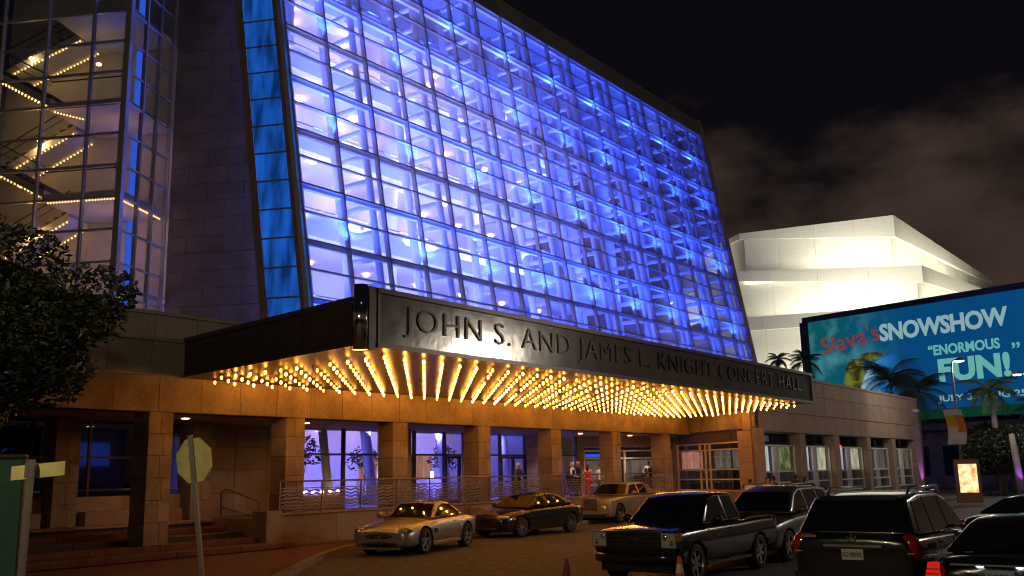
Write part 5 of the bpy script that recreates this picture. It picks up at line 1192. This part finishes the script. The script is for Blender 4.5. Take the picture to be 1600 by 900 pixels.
def sed_rear(t, S):
    b_ = S['back']
    pb = MB().ell((b_+.03, 0, .80), (.05, .38, .13), 16, 8).build('plate_recess', 'black_trim', t, True)
    p = plate(t, b_-.055, .82, False, 'X4I 09N', 'plate_blue', 'plate_ink', .32); box('plate_mark', b_-.069, b_-.067, -.03, .03, .80, .84, 'plate_red', p)
    for s in (1, -1):
        l_ = MB().ell((b_-.01, s*.22, .93), (.03, .045, .015), 8, 5).build('plate_lamp', 'plate_lamp', t); 
        lt = MB(); lt.hexa([(b_-.03, s*.66, .72), (b_-.02, s*.86, .73), (b_+.1, s*.90, .74), (b_+.1, s*.66, .72)], [(b_-.015, s*.71, .96), (b_-.01, s*.81, .95), (b_+.12, s*.85, .95), (b_+.1, s*.71, .96)]); lt = lt.build('lit_taillight', 'tail_on', t)
        for z_ in (.76, .82, .88): MB().bar((b_-.033, s*.69, z_), (b_-.028, s*.84, z_), .006, .012).build('taillight_rib', 'lens_red', lt)
    MB().bar((b_-.02, -.55, .945), (b_-.02, .55, .945), .03, .02).build('trunk_trim', 'chrome', t)
    MB().box(b_-.06, b_+.2, -.80, .80, .36, .56).build('rear_bumper', S['paint'], t)

car('convertible_car', 'silver two door convertible with its hardtop up, headlights towards us', 'car', (-2.90, 28.95), 22.5+180, ROAD, 1.06)
car('sedan_car', 'glossy black sedan parked between the silver convertible and the pearl limousine', 'car', (.40, 35.25), 39+180, SEDAN)
car('limousine_car', 'pale pearl limousine with an upright chrome grille under the canopy', 'car', (4.55, 43.4), 32+180, LIMO)
car('pickup_truck', 'black extended cab pickup truck with clear square headlights', 'pickup truck', (3.68, 20.95), 37+180, PICK, .96)
S2 = dict(SUV); S2['paint'] = 'paint_grey'; S2['rearplate'] = None; S2['rail'] = 'steel_dark'
car('grey_suv', 'dark grey SUV half hidden behind the black pickup bed', 'SUV', (6.55, 24.75), 37+180, S2, .97)
car('black_suv', 'black SUV seen from behind with a white number plate and roof rails', 'SUV', (6.30, 16.25), 36, SUV)
S3 = dict(SEDAN); S3['rearplate'] = sed_rear; S3['paint'] = 'paint_blue_black'; S3['style'] = 'five'
car('sedan_car', 'black sedan with glowing red tail lights and a pale blue plate at the corner', 'car', (7.30, 13.85), 37, S3)
S4 = dict(SEDAN); S4['style'] = 'five'
car('sedan_car', 'dark sedan roof showing behind the black SUV at the right edge', 'car', (12.6, 22.6), 64, S4)

# ------------------------------------------------------------------ people
def person(label, u_, w_, z0, az, h, fit, armL, armR, hair='hair_dark', skin='skin', dress=False, long_hair=False, lean=0.0, jacket=None, stride=.1, bald=False):
    k = h/1.75; p0 = F2W(u_, w_, z0)
    t = thing('person', label, 'person', tuple(p0), R(90-az), 'people on the terrace and drive'); t.scale = (k, k, k)
    B = MB(); tl = lambda z: lean*max(0, z-.9)
    V3 = lambda x, y, z: Vector((x+tl(z), y, z))
    B.ell(V3(0,0,.95), (.115,.165,.15), 14, 9); B.ell(V3(0,0,1.12), (.105,.145,.20), 14, 9); B.ell(V3(.005,0,1.30), (.12,.175,.20), 14, 9); B.ell(V3(-.005,0,1.42), (.085,.185,.075), 14, 8)
    B.tube([V3(0,0,1.42), V3(.012,0,1.56)], [.056,.05], 10)
    B.ell(V3(.02,0,1.645), (.098,.076,.118), 14, 10); B.ell(V3(.035,0,1.60), (.075,.058,.075), 12, 8); B.ell(V3(.122,0,1.635), (.022,.014,.02), 8, 6)
    for s in (1, -1): B.ell(V3(.015, s*.078, 1.64), (.018,.012,.028), 8, 6)
    for s in (1, -1):
        st_ = stride*s
        B.tube([V3(0, s*.09, .93), Vector((st_*.45+.015, s*.10, .50)), Vector((st_*.6-.02, s*.105, .09))], [.092,.062,.042], 10); B.ell((st_*.6+.05, s*.11, .045), (.125,.045,.045), 10, 6)
    hands = []
    for s, (el, wr) in ((1, armL), (-1, armR)):
        sh_ = V3(0, s*.195, 1.42); el = V3(*el); wr = V3(*wr); B.tube([sh_, sh_.lerp(el,.5), el], [.056,.05,.042], 10); B.tube([el, wr], [.042,.030], 10); B.ell(sh_, (.06,.06,.06), 10, 8)
        d = (wr-el).normalized(); hc = wr+d*.05; B.ell(hc, (.04,.026,.045), 8, 6); hands.append((wr, d, s))
    if dress: B.lathe([(0,.98),(.15,1.0),(.17,.9),(.16,.6),(.20,.25),(.26,.03),(0,.03)], 'z', 18)
    o = tmp_obj(B, ['skin'], True); rm = o.modifiers.new('r', 'REMESH'); rm.mode = 'VOXEL'; rm.voxel_size = .021; sm = o.modifiers.new('s', 'SMOOTH'); sm.factor = .5; sm.iterations = 3
    me = eval_mesh(o); kill(o); me.name = 'body'; me.materials.clear()
    mats = [skin, fit['top'], fit['low'], 'black_trim']; [me.materials.append(MAT[m_]) for m_ in mats]
    idx = []
    for pl in me.polygons:
        c = pl.center; cx = c.x - tl(c.z)
        hand = min((c-w_-d*.05).length for w_, d, s in hands) < .075
        if hand: i = 0
        elif c.z > 1.505: i = 0
        elif dress: i = 1 if (c.z > .05 and abs(c.y) < .30 and (c.z < 1.36 or abs(c.y) < .06) and math.hypot(cx, c.y) < .30) else 0
        elif c.z < .085: i = 3
        elif c.z < .94 and abs(c.y) < .24 and math.hypot(cx, c.y) < .27: i = 2
        else: i = 1
        if dress and c.z > 1.0 and math.hypot(cx, c.y) > .19: i = 0
        idx.append(i)
    me.polygons.foreach_set('material_index', idx); me.polygons.foreach_set('use_smooth', [True]*len(idx))
    # five fingers on each hand, rooted in the palm
    F_ = MB()
    for wr, d, s in hands:
        sd = d.cross(Vector((0,0,1))); sd = sd.normalized() if sd.length > .1 else Vector((0, 1, 0)); cu = sd.cross(d)
        for j, ll in enumerate((.062, .075, .070, .054)):
            b_ = wr+d*.07+sd*(-.024+j*.016); F_.tube([b_, b_+d*ll*.5-cu*.006, b_+d*ll*.85-cu*.03], [.0085,.008,.0065], 6)
        b_ = wr+d*.035+sd*.03; F_.tube([b_, b_+sd*.025+d*.02, b_+sd*.03+d*.05], [.010,.009,.007], 6)
    bm2 = bmesh.new(); bm2.from_mesh(me); nv0 = [bm2.verts.new(v_) for v_ in F_.v]
    for f in F_.f:
        q = bm2.faces.new([nv0[i] for i in f]); q.material_index = 0; q.smooth = True
    bm2.to_mesh(me); bm2.free()
    body = finish(bpy.data.objects.new('body', me), t)
    if not bald:
        H_ = MB(); H_.ell(V3(.0,0,1.68), (.108,.088,.100), 14, 8)
        if long_hair: H_.ell(V3(-.06,0,1.52), (.06,.09,.19), 12, 8)
        else: H_.ell(V3(-.045,0,1.64), (.06,.080,.09), 12, 8)
        H_.build('hair', hair, t, True)
    for s in (1, -1): MB().ell(V3(.108, s*.032, 1.66), (.010,.014,.009), 8, 5).build('eye', 'black_trim', t, True)
    MB().ell(V3(.104, 0, 1.588), (.008,.024,.007), 8, 5).build('mouth', 'wood_red', t, True)
    if jacket:
        J = MB()                                  # open jacket or waistcoat worn over the shirt
        for s in (1, -1):
            J.poly([V3(.13, s*.02, 1.38), V3(.135, s*.05, 1.08), V3(.12, s*.04, .88), V3(.05, s*.175, .86), V3(.06, s*.19, 1.15), V3(.07, s*.195, 1.40),
                    V3(-.125, s*.02, 1.42), V3(-.13, s*.02, .86), V3(-.05, s*.18, .86), V3(-.06, s*.195, 1.15), V3(-.06, s*.19, 1.42)],
                   [(0,1,4,5), (1,2,3,4), (5,4,9,10), (4,3,8,9), (10,9,7,6), (9,8,7)])
        o = J.build('jacket', jacket, t, False); o.modifiers.new('t', 'SOLIDIFY').thickness = .012
    return t
DOWN = ((-.02,.25,1.14),(.06,.27,.90)); DOWNR = ((-.02,-.25,1.14),(.06,-.27,.90))
FOLD = ((.02,.27,1.16),(.22,.12,1.08)); FOLDR = ((.02,-.27,1.16),(.22,-.10,1.06))
SUIT = dict(top='suit', low='suit'); SUITG = dict(top='suit_grey', low='suit_grey')
WH = dict(top='shirt', low='suit')
person('white haired man in a grey green suit leaning over the railing', 1.71, 1.2, .9, 120, 1.70, SUITG, ((.10,.25,1.18),(.30,.14,1.02)), ((.10,-.25,1.18),(.30,-.12,1.0)), 'hair_white', lean=.10)
person('man in black half hidden behind a stone column by the door', 5.89, 2.5, .9, 250, 1.76, SUIT, FOLD, DOWNR)
person('grey haired man in an open dark jacket and light shirt facing a companion', 7.44, 2.2, .9, 110, 1.73, dict(top='shirt', low='suit'), FOLD, FOLDR, 'hair_white', jacket='suit')
person('balding man in a black suit turned towards his grey haired companion', 8.11, 2.3, .9, 285, 1.76, SUIT, FOLD, FOLDR, bald=True)
person('dark haired woman in a long red dress with her back turned', 9.1, 2.4, .9, 20, 1.64, dict(top='red_cloth', low='red_cloth'), ((0,.24,1.16),(.05,.25,.94)), ((0,-.24,1.16),(.05,-.25,.94)), dress=True, long_hair=True)
person('person in a white shirt with dark hair standing behind the limousine roof', 9.97, 2.2, .9, 330, 1.62, WH, FOLD, DOWNR)
person('shorter person in a white shirt next to the stone column', 10.94, 2.2, .9, 200, 1.46, WH, DOWN, DOWNR, skin='skin_dark')
person('waiter in a white shirt and black waistcoat beside a black podium', 13.62, 1.5, .9, 215, 1.76, WH, ((-.02,.34,1.28),(.16,.24,1.46)), ((.0,-.32,1.2),(.12,-.14,1.12)), skin='skin_dark', jacket='suit')
pd = thing('podium', 'black valet podium on the terrace beside the waiter', 'podium', (12.55, 1.4, .9), fac=True)
box('cabinet', 12.25, 12.85, 1.2, 1.65, .9, 1.92, 'black_trim', pd); mb = MB(); mb.hexa([(12.2, 1.15, 1.93), (12.9, 1.15, 1.93), (12.9, 1.7, 2.02), (12.2, 1.7, 2.02)], [(12.2, 1.15, 1.96), (12.9, 1.15, 1.96), (12.9, 1.7, 2.05), (12.2, 1.7, 2.05)]); mb.build('top', 'black_trim', pd)
person('person in a pale shirt with dark hair behind the grey SUV roof', 9.25, -6.0, 0, 40, 1.70, dict(top='shirt', low='suit'), DOWN, DOWNR)
person('woman in white raising one hand to her face above the SUV roof', 10.92, -6.1, 0, 150, 1.76, dict(top='shirt', low='shirt'), ((.10,.27,1.34),(.20,.10,1.52)), DOWNR, long_hair=True)
person('dark haired person in a black sleeveless top next to the woman in white', 11.89, -6.0, 0, 330, 1.78, SUIT, DOWN, DOWNR)
person('person in black seen from behind left of the first lit window', 14.2, -6.2, .13, 30, 1.70, SUIT, DOWN, DOWNR)
person('shorter person in black in front of the first lit window', 15.35, -6.2, .13, 60, 1.58, SUIT, DOWN, DOWNR, long_hair=True)
person('person in blue seen through the lobby window beside the potted tree', -3.9, 9.0, .93, 300, 1.75, dict(top='blue_cloth', low='suit'), DOWN, DOWNR)

# ------------------------------------------------------------------ lobby plants
def potted(label, u_, w_, h, n, seed):
    p0 = F2W(u_, w_, .93); t = thing('potted_tree', label, 'potted plant', tuple(p0), group='potted trees in the lobby'); 
    MB().lathe([(0,0),(.24,0),(.30,.55),(.26,.55),(.24,.48),(0,.48)], 'z', 18).build('pot', 'stone_dark', t, True)
    tr = MB(); tr.tube([(0,0,.45), (.03,.02,1.2), (0,.05,h*.75)], [.03,.025,.015], 6); tr.tube([(.02,.02,1.0), (.22,.1,h*.7)], [.02,.01], 6); tr.tube([(.02,.02,1.1), (-.22,-.1,h*.72)], [.02,.01], 6); tr.build('trunk', 'bark', t, True)
    leafcloud('crown', 'leaf_dark', t, [((0,0,h*.82),(.6,.6,.5)), ((.35,.1,h*.7),(.45,.45,.4)), ((-.35,-.1,h*.72),(.45,.45,.4))], n, .10, seed)
potted('slender potted tree behind the lobby window left of the doors', -6.0, 6.0, 3.0, 420, 21)
potted('potted tree inside the lobby behind the bronze doors', -.3, 8.4, 2.6, 380, 22)
potted('potted tree deep in the lobby near the right hand doors', 4.3, 7.6, 2.7, 380, 23)
potted('dark potted tree behind the dark glazing above the steps', -16.6, 6.6, 3.1, 900, 24)

for o in scn.objects:
    if o.type == 'MESH' and o.parent is None and o.name.startswith('tmp'): print('LEFT', o.name)
